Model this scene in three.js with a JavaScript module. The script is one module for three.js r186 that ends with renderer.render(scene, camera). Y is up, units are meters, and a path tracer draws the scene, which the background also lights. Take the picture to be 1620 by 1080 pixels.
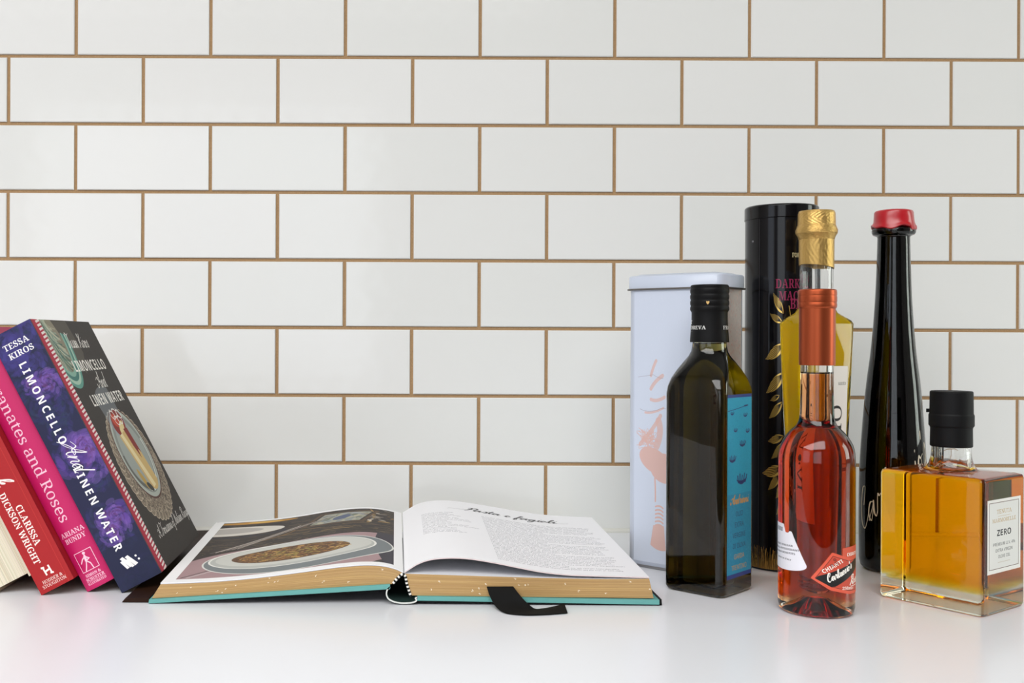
import * as THREE from 'three';
import { mergeGeometries, mergeVertices, toCreasedNormals } from 'three/addons/utils/BufferGeometryUtils.js';
import { RectAreaLightUniformsLib } from 'three/addons/lights/RectAreaLightUniformsLib.js';

// ---------------------------------------------------------------- camera, sky, lights, exposure
// World: worktop surface y = 0, tiled wall face z = 0, metres. The lens is shifted (a cropped photograph).
const W = 1620, H = 1080, F = 1650, CX = 630, CY = 535, EYE = 0.2188, DIST = 1.184, ROLL = 0.0042;
const scene = new THREE.Scene();
const camera = new THREE.PerspectiveCamera(2 * Math.atan(H / 2 / F) * 180 / Math.PI, W / H, 0.02, 50);
camera.setViewOffset(W, H, W / 2 - CX, H / 2 - CY, W, H);
camera.position.set(0, EYE, DIST);
camera.rotation.set(0, 0, ROLL);

scene.background = new THREE.Color().setRGB(0.9, 0.98, 1.1);
RectAreaLightUniformsLib.init();
const renderer = new THREE.WebGLRenderer({ antialias: true });
renderer.toneMapping = THREE.LinearToneMapping;
renderer.toneMappingExposure = 1.13;
renderer.shadowMap.enabled = true;

// daylight through the three glazed openings of the room
const ROOM = { x0: -2.4, x1: 2.1, z1: 3.6, y0: -0.9, y1: 1.75 };
const SKY_OPEN = { x0: -2.3, x1: 0.7, z0: 1.35, z1: 3.35 };          // roof light
const RIGHT_OPEN = { z0: 0.30, z1: 0.90, y0: 0.06, y1: 1.15 };        // garden window at the end of the worktop
const REAR_OPEN = { x0: -1.7, x1: -0.1, y0: -0.05, y1: 1.3 };        // window behind the photographer
const LEFT_OPEN = { z0: 1.7, z1: 3.3, y0: 0.0, y1: 1.4 };             // side window
function daylight(name, w, h, rgb, k, pos, look) {
  const l = new THREE.RectAreaLight(new THREE.Color().setRGB(...rgb), k, w, h);
  l.name = name; l.position.set(...pos); l.lookAt(...look); scene.add(l);
}
daylight('roof_window_daylight', SKY_OPEN.x1 - SKY_OPEN.x0 - 0.1, SKY_OPEN.z1 - SKY_OPEN.z0 - 0.1, [1.02, 1.0, 0.965], 4.7,
  [(SKY_OPEN.x0 + SKY_OPEN.x1) / 2, ROOM.y1 - 0.01, (SKY_OPEN.z0 + SKY_OPEN.z1) / 2], [(SKY_OPEN.x0 + SKY_OPEN.x1) / 2, -1, (SKY_OPEN.z0 + SKY_OPEN.z1) / 2]);
daylight('garden_window_daylight', RIGHT_OPEN.z1 - RIGHT_OPEN.z0 - 0.1, RIGHT_OPEN.y1 - RIGHT_OPEN.y0 - 0.1, [0.92, 1.0, 0.88], 4.2,
  [ROOM.x1 - 0.01, (RIGHT_OPEN.y0 + RIGHT_OPEN.y1) / 2, (RIGHT_OPEN.z0 + RIGHT_OPEN.z1) / 2], [0, (RIGHT_OPEN.y0 + RIGHT_OPEN.y1) / 2, (RIGHT_OPEN.z0 + RIGHT_OPEN.z1) / 2]);
daylight('rear_window_daylight', REAR_OPEN.x1 - REAR_OPEN.x0 - 0.1, REAR_OPEN.y1 - REAR_OPEN.y0 - 0.1, [0.96, 1.0, 1.03], 0.8,
  [(REAR_OPEN.x0 + REAR_OPEN.x1) / 2, (REAR_OPEN.y0 + REAR_OPEN.y1) / 2, ROOM.z1 - 0.01], [(REAR_OPEN.x0 + REAR_OPEN.x1) / 2, (REAR_OPEN.y0 + REAR_OPEN.y1) / 2, 0]);

daylight('side_window_daylight', LEFT_OPEN.z1 - LEFT_OPEN.z0 - 0.1, LEFT_OPEN.y1 - LEFT_OPEN.y0 - 0.1, [0.86, 0.95, 1.18], 0.35,
  [ROOM.x0 + 0.01, (LEFT_OPEN.y0 + LEFT_OPEN.y1) / 2, (LEFT_OPEN.z0 + LEFT_OPEN.z1) / 2], [1, (LEFT_OPEN.y0 + LEFT_OPEN.y1) / 2, (LEFT_OPEN.z0 + LEFT_OPEN.z1) / 2]);

// ---------------------------------------------------------------- helpers
let seed = 7;
const rnd = () => { seed = (seed * 1664525 + 1013904223) >>> 0; return seed / 4294967296; };
const V = (x, y, z) => new THREE.Vector3(x, y, z);
// a pixel of the photograph at a known distance z from the wall / lying on the worktop
function at(px, py, z) {
  const s = F / (DIST - z), dx = px - CX, dy = py - CY;
  return V((dx + ROLL * dy) / s, EYE - (dy - ROLL * dx) / s, z);
}
const used = {};
function numbered(n) { used[n] = (used[n] ?? -1) + 1; return used[n] ? n + '_' + String(used[n]).padStart(3, '0') : n; }
function shade(o) { o.castShadow = o.receiveShadow = true; return o; }
function thing(name, label, category, group) {
  const g = new THREE.Group(); g.name = numbered(name); g.userData = { label, category };
  if (group) g.userData.group = group;
  scene.add(g); return g;
}
function part(name, geo, mat, parent, label) {
  const m = shade(new THREE.Mesh(geo, mat)); m.name = name; if (label) m.userData.label = label; parent.add(m); return m;
}
function struct(name, geo, mat, label) {
  const m = shade(new THREE.Mesh(geo, mat)); m.name = name; m.userData = { kind: 'structure' }; if (label) m.userData.label = label; scene.add(m); return m;
}
function box(x0, x1, y0, y1, z0, z1) {
  const g = new THREE.BoxGeometry(x1 - x0, y1 - y0, z1 - z0); g.translate((x0 + x1) / 2, (y0 + y1) / 2, (z0 + z1) / 2); return g;
}
function std(o) {
  const m = new THREE.MeshPhysicalMaterial(o); return m;
}
const lin = (r, g, b) => new THREE.Color().setRGB(r, g, b);
const srgb = (r, g, b) => new THREE.Color(`rgb(${r},${g},${b})`);
function canvas(w, h, draw) {
  const c = document.createElement('canvas'); c.width = w; c.height = h; const x = c.getContext('2d'); draw(x, w, h);
  const t = new THREE.CanvasTexture(c); t.colorSpace = THREE.SRGBColorSpace; t.anisotropy = 8; t.magFilter = THREE.LinearFilter; return t;
}
function noiseTex(w, h, fn, srgbSpace = false) {
  const d = new Uint8Array(w * h * 4);
  for (let j = 0; j < h; j++) for (let i = 0; i < w; i++) { const v = fn(i, j), k = (j * w + i) * 4; d[k] = v[0]; d[k + 1] = v[1]; d[k + 2] = v[2]; d[k + 3] = 255; }
  const t = new THREE.DataTexture(d, w, h); t.magFilter = t.minFilter = THREE.LinearFilter; t.wrapS = t.wrapT = THREE.RepeatWrapping;
  if (srgbSpace) t.colorSpace = THREE.SRGBColorSpace; t.needsUpdate = true; return t;
}
function crisp(pts, eps = 0.00035) {              // keeps corners of a turned profile sharp
  const out = [];
  pts.forEach((p, i) => {
    const a = pts[i - 1], b = pts[i + 1];
    if (a && b) {
      const d1 = Math.hypot(p[0] - a[0], p[1] - a[1]), d2 = Math.hypot(b[0] - p[0], b[1] - p[1]);
      const c = ((p[0] - a[0]) * (b[0] - p[0]) + (p[1] - a[1]) * (b[1] - p[1])) / (d1 * d2 || 1);
      if (c < 0.9 && d1 > 2.2 * eps && d2 > 2.2 * eps) {
        out.push([p[0] + (a[0] - p[0]) * eps / d1, p[1] + (a[1] - p[1]) * eps / d1], [p[0] + (b[0] - p[0]) * eps / d2, p[1] + (b[1] - p[1]) * eps / d2]);
        return;
      }
    }
    out.push(p);
  });
  return out;
}
const lathe = (pts, seg = 72) => outward(new THREE.LatheGeometry(crisp(pts).map(([r, y]) => new THREE.Vector2(Math.max(r, 0), y)), seg));
function smoothPts(pts, n) {
  const c = new THREE.CatmullRomCurve3(pts.map(([a, b]) => V(a, b, 0)), false, 'centripetal');
  return c.getPoints(n).map((p) => [p.x, p.y]);
}
// rounded square outlines stacked into a solid; rings: [halfX, halfZ, cornerRadius, y]
function ringOf(hx, hz, r, y, per = 7) {
  const out = []; r = Math.min(r, hx, hz);
  for (const [sx, sz, a0] of [[1, 1, 0], [-1, 1, 90], [-1, -1, 180], [1, -1, 270]])
    for (let k = 0; k <= per; k++) { const a = (a0 + 90 * k / per) * Math.PI / 180; out.push([sx * (hx - r) + r * Math.cos(a), y, sz * (hz - r) + r * Math.sin(a)]); }
  return out;
}
function loft(rings, creaseDeg) {
  const R = rings.map((q) => ringOf(...q)), n = R[0].length, pos = [], idx = [];
  R.forEach((ring) => ring.forEach((p) => pos.push(...p)));
  for (let j = 0; j + 1 < R.length; j++) for (let i = 0; i < n; i++) { const a = j * n + i, b = j * n + (i + 1) % n; idx.push(a, a + n, b, b, a + n, b + n); }
  const capAt = (j, flip) => { const c = pos.length / 3; pos.push(0, R[j][0][1], 0); for (let i = 0; i < n; i++) { const a = j * n + i, b = j * n + (i + 1) % n; flip ? idx.push(c, a, b) : idx.push(c, b, a); } };
  capAt(0, true); capAt(R.length - 1, false);
  const g = new THREE.BufferGeometry(); g.setAttribute('position', new THREE.Float32BufferAttribute(pos, 3)); g.setIndex(idx); g.computeVertexNormals();
  return outward(creaseDeg ? toCreasedNormals(g, creaseDeg * Math.PI / 180) : g);
}
// closed solids must wind outwards for refraction
function outward(g) {
  const p = g.attributes.position, ix = g.index, n = ix ? ix.count : p.count, id = (k) => (ix ? ix.getX(k) : k); let vol = 0; const a = V(), b = V(), c = V();
  for (let k = 0; k < n; k += 3) { a.fromBufferAttribute(p, id(k)); b.fromBufferAttribute(p, id(k + 1)); c.fromBufferAttribute(p, id(k + 2)); vol += a.dot(b.cross(c)); }
  if (vol < 0) {
    if (ix) for (let k = 0; k < n; k += 3) { const t = ix.getX(k + 1); ix.setX(k + 1, ix.getX(k + 2)); ix.setX(k + 2, t); }
    else for (const at of Object.values(g.attributes)) for (let k = 0; k < n; k += 3) for (let d = 0; d < at.itemSize; d++) { const t = at.array[(k + 1) * at.itemSize + d]; at.array[(k + 1) * at.itemSize + d] = at.array[(k + 2) * at.itemSize + d]; at.array[(k + 2) * at.itemSize + d] = t; }
    const m = g.attributes.normal; for (let k = 0; k < m.array.length; k++) m.array[k] *= -1;
  }
  return g;
}
// a grid surface P(u, v) with uv
function grid(nu, nv, P, flip = false) {
  const pos = [], uv = [], idx = [];
  for (let j = 0; j <= nv; j++) for (let i = 0; i <= nu; i++) { const p = P(i / nu, j / nv); pos.push(p.x, p.y, p.z); uv.push(i / nu, j / nv); }
  for (let j = 0; j < nv; j++) for (let i = 0; i < nu; i++) { const a = j * (nu + 1) + i, b = a + 1, c = a + nu + 1, d = c + 1; flip ? idx.push(a, c, b, b, c, d) : idx.push(a, b, c, b, d, c); }
  const g = new THREE.BufferGeometry(); g.setAttribute('position', new THREE.Float32BufferAttribute(pos, 3)); g.setAttribute('uv', new THREE.Float32BufferAttribute(uv, 2)); g.setIndex(idx); g.computeVertexNormals(); return g;
}
// patch wrapped round a turned body: angle 0 faces +z, positive towards +x
const wrap = (rad, a0, a1, y0, y1, nu = 28, nv = 6) => grid(nu, nv, (u, v) => { const a = a0 + (a1 - a0) * u, y = y0 + (y1 - y0) * v, r = typeof rad === 'function' ? rad(y) : rad; return V(r * Math.sin(a), y, r * Math.cos(a)); });

// hand-lettered script: strokes per letter, x-height 1
const SCRIPT = {
  a: [1.1, [[0, .1], [.75, .85], [.4, 1], [.05, .5], [.3, 0], [.65, .45], [.8, .95], [.78, .2], [.95, 0], [1.15, .25]]],
  c: [.85, [[0, .1], [.7, .8], [.5, 1], [.15, .6], [.25, .05], [.6, .05], [.9, .35]]],
  d: [1.1, [[0, .1], [.7, .85], [.4, 1], [.05, .5], [.3, 0], [.65, .4], [.95, 2.1], [.8, .3], [.95, 0], [1.15, .25]]],
  e: [.8, [[0, .2], [.5, .5], [.65, .85], [.4, 1], [.15, .5], [.35, 0], [.85, .3]]],
  f: [.75, [[0, .1], [.5, 1.2], [.75, 2], [.55, 2.1], [.35, 1], [.15, -.8], [.4, -.7], [.4, .1], [.8, .3]]],
  g: [1.05, [[0, .1], [.75, .85], [.4, 1], [.05, .5], [.3, 0], [.65, .45], [.8, .95], [.65, -.6], [.3, -.95], [.15, -.6], [1.1, .25]]],
  i: [.62, [[0, .1], [.35, 1], [.3, .2], [.5, 0], [.75, .3]], [[.45, 1.5], [.5, 1.6]]],
  l: [.62, [[0, .1], [.55, 1.6], [.6, 2.1], [.4, 2], [.25, .5], [.4, 0], [.7, .3]]],
  n: [1.0, [[0, .1], [.2, .95], [.25, .9], [.15, 0]], [[.15, 0], [.5, .9], [.75, .95], [.7, .2], [.85, 0], [1.1, .3]]],
  o: [.85, [[0, .2], [.35, 1], [.05, .5], [.3, 0], [.7, .5], [.4, 1], [.5, .8], [1, .8]]],
  p: [.95, [[0, .1], [.35, 1], [.1, -.9]], [[.2, .3], [.6, 1], [.85, .6], [.55, 0], [.35, .15], [1, .25]]],
  r: [.85, [[0, .1], [.3, 1.1], [.4, .95], [.65, .95], [.6, .2], [.75, 0], [.95, .3]]],
  s: [.72, [[0, .1], [.5, 1.1], [.6, .5], [.5, .05], [.15, .05], [.75, .25]]],
  t: [.68, [[0, .1], [.45, 1.8], [.3, .3], [.45, 0], [.75, .3]], [[.05, 1.25], [.75, 1.3]]],
  u: [1.0, [[0, .1], [.25, 1], [.2, .2], [.45, 0], [.75, .9], [.72, .2], [.9, 0], [1.1, .3]]],
  k: [.9, [[0, .1], [.55, 1.7], [.55, 2.1], [.35, 1.8], [.15, 0]], [[.15, .3], [.65, 1], [.6, .6], [.35, .5], [.7, 0], [1, .3]]],
  T: [1.25, [[.1, 1.6], [.35, 2.25], [1.0, 1.95], [1.7, 2.2]], [[1, 1.95], [.85, .6], [.5, 0], [.1, .1], [.2, .5]]],
  K: [1.5, [[.3, 1.6], [.5, 2.1], [.7, 2], [.5, .6], [.2, 0]], [[1.5, 2.1], [.9, 1.2], [.55, 1], [1, .7], [1.3, 0], [1.6, .2]]],
  A: [1.55, [[-.2, .5], [.0, 0], [.5, .4], [1.3, 2.2], [1.15, .4], [1.35, 0], [1.7, .3]], [[-.1, 1.1], [.5, 1.4], [.9, .8], [1.5, .8]]],
  C: [1.3, [[.75, 1.25], [1.0, 1.7], [1.15, 2.15], [.8, 2.25], [.25, 1.3], [.2, .4], [.6, -.05], [1.1, .25], [1.35, .6]]],
  P: [1.2, [[.2, 1.6], [.4, 2.1], [.6, 1.9], [.4, .5], [.1, 0]], [[.1, 1.7], [.6, 2.2], [1.3, 2], [1.2, 1.3], [.6, 1]]],
  R: [1.45, [[.2, 1.6], [.4, 2.1], [.6, 1.9], [.4, .5], [.1, 0]], [[.1, 1.7], [.6, 2.2], [1.3, 2], [1.2, 1.3], [.6, 1], [1, .5], [1.2, 0], [1.6, .3]]],
  I: [.75, [[.7, 2.1], [.5, .6], [.1, 0], [-.1, .3]]],
  "'": [.3, [[.2, 2.1], [.1, 1.7]]], ' ': [.6],
};
function script(x, text, px, py, size, weight = 0.16, slant = 0.3, squeeze = 1) {
  x.save(); x.translate(px, py); x.lineCap = 'round'; x.lineJoin = 'round';
  let pen = 0;
  for (const ch of text) {
    const [adv, ...strokes] = SCRIPT[ch] || SCRIPT[' '];
    for (const st of strokes) {
      const pts = new THREE.CatmullRomCurve3(st.map(([a, b]) => V(a, b, 0)), false, 'centripetal').getPoints(40);
      for (let k = 0; k < 40; k++) {
        const p = pts[k], q = pts[k + 1], down = q.y < p.y ? 1 : 0.45;
        x.lineWidth = Math.max(0.5, size * weight * down); x.beginPath();
        x.moveTo((pen + p.x) * size * squeeze + p.y * slant * size, -p.y * size); x.lineTo((pen + q.x) * size * squeeze + q.y * slant * size, -q.y * size); x.stroke();
      }
    }
    pen += adv;
  }
  x.restore(); return pen * size * squeeze;
}
function spaced(x, text, cx, cy, gap) {            // centred lettering with tracking
  const w = [...text].map((c) => x.measureText(c).width + gap); let p = cx - (w.reduce((a, b) => a + b, 0) - gap) / 2;
  const al = x.textAlign; x.textAlign = 'left'; [...text].forEach((c, i) => { x.fillText(c, p, cy); p += w[i]; }); x.textAlign = al;
}
function speckle(x, n, w, h, cols, r0, r1) { for (let i = 0; i < n; i++) { x.fillStyle = cols[Math.floor(rnd() * cols.length)]; x.beginPath(); x.ellipse(rnd() * w, rnd() * h, r0 + rnd() * (r1 - r0), r0 + rnd() * (r1 - r0), rnd() * 3, 0, 7); x.fill(); } }

// ---------------------------------------------------------------- shared materials
const glazeBump = noiseTex(128, 128, (i, j) => { const v = 128 + 40 * Math.sin(i * 0.0982 + 2 * Math.sin(j * 0.049)) + 30 * Math.sin(j * 0.147 + Math.sin(i * 0.0982)); return [v, v, v]; });
const M = {
  plaster: std({ color: lin(0.36, 0.35, 0.34), roughness: 0.9 }),
  darkWall: std({ color: lin(0.11, 0.105, 0.11), roughness: 0.9 }),
  floor: std({ color: lin(0.16, 0.11, 0.075), roughness: 0.5 }),
  ceiling: std({ color: lin(0.6, 0.6, 0.58), roughness: 0.95 }),
  frame: std({ color: lin(0.75, 0.75, 0.73), roughness: 0.4 }),
  pane: std({ color: lin(1, 1, 1), roughness: 0, transmission: 1, thickness: 0, ior: 1.5 }),
  worktop: std({ color: lin(0.83, 0.84, 0.88), roughness: 0.25 }),
  cabinet: std({ color: lin(0.7, 0.7, 0.69), roughness: 0.5 }),
  sealant: std({ color: lin(0.72, 0.71, 0.66), roughness: 0.5 }),
  grout: std({ roughness: 0.95, map: noiseTex(256, 256, () => { const v = rnd(); return [148 + v * 40, 118 + v * 36, 84 + v * 30]; }, true) }),
  clear: std({ color: lin(1, 1, 1), roughness: 0, transmission: 1, thickness: 0.01, ior: 1.5, attenuationColor: lin(0.93, 0.97, 0.9), attenuationDistance: 0.05 }),
};
const tileMats = [0, 1, 2].map((k) => std({ color: lin(0.80 - 0.012 * k, 0.80 - 0.01 * k, 0.785 - 0.012 * k), roughness: 0.1, ior: 1.5, bumpMap: glazeBump, bumpScale: 0.00012 }));

// ---------------------------------------------------------------- the room
{
  const { x0, x1, z1, y0, y1 } = ROOM, t = 0.12;
  // tiled wall: mortar bed with every tile a piece of its own
  const bed = box(x0, x1, y0, y1, -0.12, -0.0022); const uvA = bed.attributes.uv, pA = bed.attributes.position;
  for (let i = 0; i < uvA.count; i++) uvA.setXY(i, pA.getX(i) * 12, pA.getY(i) * 12);
  const wall = struct('wall_back', bed, M.grout, 'kitchen wall of white glazed brick-bond tiles with tan grout');
  const PX = 0.153, PY = 0.0768, J = 0.0038;
  function tileGeo(w, h, c = 0.0009, d = 0.0075) {
    const a = w / 2, b = h / 2, g = [], pos = [], uv = [], quad = (p, q, r, s) => { for (const k of [p, q, r, p, r, s]) { pos.push(...k); uv.push(k[0] / 0.06, k[1] / 0.06); } };
    const f = [[-a + c, -b + c, 0], [a - c, -b + c, 0], [a - c, b - c, 0], [-a + c, b - c, 0]], m = [[-a, -b, -c], [a, -b, -c], [a, b, -c], [-a, b, -c]], k = m.map(([x, y]) => [x, y, -d]);
    quad(...f); for (let i = 0; i < 4; i++) { const j = (i + 1) % 4; quad(m[i], m[j], f[j], f[i]); quad(k[i], k[j], m[j], m[i]); }
    const geo = new THREE.BufferGeometry(); geo.setAttribute('position', new THREE.Float32BufferAttribute(pos, 3)); geo.setAttribute('uv', new THREE.Float32BufferAttribute(uv, 2));
    return toCreasedNormals(geo, 0.3);
  }
  const full = tileGeo(PX - J, PY - J);
  for (let r = 0; r < 15; r++) for (let k = -8; k < 9; k++) {
    const cx = 0.0152 + (k + (r % 2 ? 0 : 0.5)) * PX, cy = (r + 0.5) * PY;
    const m = part('tile', full, tileMats[Math.floor(rnd() * 3)], wall);
    m.position.set(cx, cy, (rnd() - 0.5) * 0.0004); m.rotation.set((rnd() - 0.5) * 0.004, (rnd() - 0.5) * 0.004, 0);
  }
  const rest = [];                                  // the rest of the wall, away from the picture
  for (let r = 0; r < 22; r++) for (let k = -16; k < 14; k++) {
    if (r < 15 && k > -9 && k < 9) continue;
    const cx = 0.0152 + (k + (r % 2 ? 0 : 0.5)) * PX, cy = (r + 0.5) * PY;
    if (cx - PX / 2 > x0 && cx + PX / 2 < x1 && cy + PY / 2 < y1) rest.push(new THREE.Matrix4().makeTranslation(cx, cy, 0));
  }
  const field = shade(new THREE.InstancedMesh(full, tileMats[1], rest.length)); rest.forEach((m, i) => field.setMatrixAt(i, m)); field.name = 'tile_field'; field.userData = { kind: 'stuff', label: 'more white tiles along the same wall' }; wall.add(field);
  const bead = new THREE.CylinderGeometry(0.0032, 0.0032, x1 - x0 - 0.02, 12); bead.rotateZ(Math.PI / 2); bead.translate((x0 + x1) / 2, 0.0012, 0.0005);
  struct('trim_1', bead, M.sealant, 'cream sealant bead between tiles and worktop');
  struct('floor', box(x0 - t, x1 + t, y0 - 0.1, y0, -t, z1 + t), M.floor);
  const o = RIGHT_OPEN, l = LEFT_OPEN, q = REAR_OPEN, k = SKY_OPEN;
  struct('wall_left', mergeGeometries([box(x0 - t, x0, y0, l.y0, -t, z1 + t), box(x0 - t, x0, l.y1, y1, -t, z1 + t), box(x0 - t, x0, l.y0, l.y1, -t, l.z0), box(x0 - t, x0, l.y0, l.y1, l.z1, z1 + t)]), M.plaster);
  struct('wall_right', mergeGeometries([box(x1, x1 + t, y0, o.y0, -t, z1 + t), box(x1, x1 + t, o.y1, y1, -t, z1 + t), box(x1, x1 + t, o.y0, o.y1, -t, o.z0), box(x1, x1 + t, o.y0, o.y1, o.z1, z1 + t)]), M.plaster);
  struct('wall_front', mergeGeometries([box(x0, x1, y0, q.y0, z1, z1 + t), box(x0, x1, q.y1, y1, z1, z1 + t), box(x0, q.x0, q.y0, q.y1, z1, z1 + t), box(q.x1, x1, q.y0, q.y1, z1, z1 + t)]), M.darkWall);
  struct('ceiling', mergeGeometries([box(x0 - t, x1 + t, y1, y1 + t, -t, k.z0), box(x0 - t, x1 + t, y1, y1 + t, k.z1, z1 + t), box(x0 - t, k.x0, y1, y1 + t, k.z0, k.z1), box(k.x1, x1 + t, y1, y1 + t, k.z0, k.z1)]), M.ceiling);
  const win = (name, label, w, h, place, bars) => {
    const g = new THREE.Group(); g.name = name; g.userData = { kind: 'structure', label }; scene.add(g); place(g);
    const e = 0.05, d = 0.05, fr = [box(-w / 2, w / 2, -h / 2, -h / 2 + e, -d, 0), box(-w / 2, w / 2, h / 2 - e, h / 2, -d, 0), box(-w / 2, -w / 2 + e, -h / 2, h / 2, -d, 0), box(w / 2 - e, w / 2, -h / 2, h / 2, -d, 0)];
    part('window_frame', mergeGeometries(fr), M.frame, g);
    for (const b of bars) part('glazing_bar', box(b * w - 0.02, b * w + 0.02, -h / 2 + e, h / 2 - e, -d, 0), M.frame, g);
    const pane = new THREE.PlaneGeometry(w - 2 * e, h - 2 * e); pane.translate(0, 0, -d / 2); part('pane', pane, M.pane, g);
  };
  win('window_1', 'garden window at the end of the worktop', o.z1 - o.z0, o.y1 - o.y0, (g) => { g.position.set(x1 + 0.06, (o.y0 + o.y1) / 2, (o.z0 + o.z1) / 2); g.rotation.y = -Math.PI / 2; }, [0]);
  win('window_2', 'window across the room', q.x1 - q.x0, q.y1 - q.y0, (g) => { g.position.set((q.x0 + q.x1) / 2, (q.y0 + q.y1) / 2, z1 + 0.06); g.rotation.y = Math.PI; }, [-0.17, 0.17]);
  win('window_3', 'roof light over the kitchen', k.x1 - k.x0, k.z1 - k.z0, (g) => { g.position.set((k.x0 + k.x1) / 2, y1 + 0.06, (k.z0 + k.z1) / 2); g.rotation.x = Math.PI / 2; }, [-0.17, 0.17]);
  win('window_4', 'side window of the room', l.z1 - l.z0, l.y1 - l.y0, (g) => { g.position.set(x0 - 0.06, (l.y0 + l.y1) / 2, (l.z0 + l.z1) / 2); g.rotation.y = Math.PI / 2; }, [0]);
  // worktop on its cabinets
  const top = shade(new THREE.Mesh(box(x0 + 0.002, x1 - 0.002, -0.03, 0, 0.0005, 0.66), M.worktop)); top.name = 'worktop'; top.userData = { label: 'smooth white kitchen worktop carrying the books and bottles', category: 'worktop' }; scene.add(top);
  struct('trim_2', box(x0 + 0.002, x1 - 0.002, y0, -0.03, 0.0005, 0.62), M.cabinet, 'white cabinet carcass under the worktop');
}

// ---------------------------------------------------------------- closed books leaning on the left
const LEAN = 27.7 * Math.PI / 180;
const paperEdge = canvas(512, 256, (x, w, h) => {
  x.fillStyle = '#e4dcc6'; x.fillRect(0, 0, w, h);
  for (let i = 0; i < 210; i++) { x.fillStyle = `rgba(${120 + rnd() * 60},${105 + rnd() * 55},${80 + rnd() * 50},${0.1 + rnd() * 0.25})`; x.fillRect(0, rnd() * h, w, 0.6 + rnd() * 1.1); }
});
paperEdge.wrapS = paperEdge.wrapT = THREE.RepeatWrapping;
M.paperEdge = std({ map: paperEdge, roughness: 0.85 });
function closedBook(name, label, T, HH, D, o) {
  const g = thing(name, label, 'book', 'books leaning in a row'), b = 0.0028, over = 0.003;
  // boards
  for (const side of [0, 1]) {
    const geo = side ? box(T - b, T, 0, HH, 0, D - 0.002) : box(0, b, 0, HH, 0, D - 0.002);
    const mats = [0, 1, 2, 3, 4, 5].map(() => o.board); if (side && o.cover) mats[0] = o.cover;
    part(side ? 'front_cover' : 'back_cover', geo, mats, g);
  }
  // spine: a gently rounded panel (or the fore-edge facing out when turned round)
  const bulge = o.bulge ?? 0.0015, P = (u, v, dz) => V(T * u, HH * v, D + bulge * (1 - (2 * u - 1) ** 2) - dz);
  if (!o.turned) {
    const f = grid(20, 1, (u, v) => P(u, v, 0)), bk = grid(20, 1, (u, v) => P(u, v, b), true);
    const rim = [grid(20, 1, (u, v) => P(u, 1, v * b)), grid(20, 1, (u, v) => P(u, 0, v * b), true), grid(1, 1, (u, v) => P(0, v, (1 - u) * b)), grid(1, 1, (u, v) => P(1, v, u * b))];
    const sp = mergeGeometries([f, bk, ...rim], true);
    part('spine', sp, [o.spine, o.board, o.board, o.board, o.board, o.board], g);
  }
  const pg = box(b, T - b, over, HH - over, over, o.turned ? D - over : D - 0.004), uv = pg.attributes.uv, p = pg.attributes.position, nn = pg.attributes.normal;
  for (let i = 0; i < uv.count; i++) Math.abs(nn.getZ(i)) > 0.5 || Math.abs(nn.getX(i)) > 0.5 ? uv.setXY(i, p.getY(i) * 6, p.getX(i) * 25) : uv.setXY(i, p.getZ(i) * 6, p.getX(i) * 25);
  part('page_block', pg, M.paperEdge, g);
  g.position.set(o.x, 0, o.zf - D - bulge); g.rotation.z = LEAN;
  return g;
}
const clothBump = noiseTex(128, 128, (i, j) => { const v = 110 + 60 * ((i + j) % 2) + rnd() * 60; return [v, v, v]; });
clothBump.repeat.set(40, 60);
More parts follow.
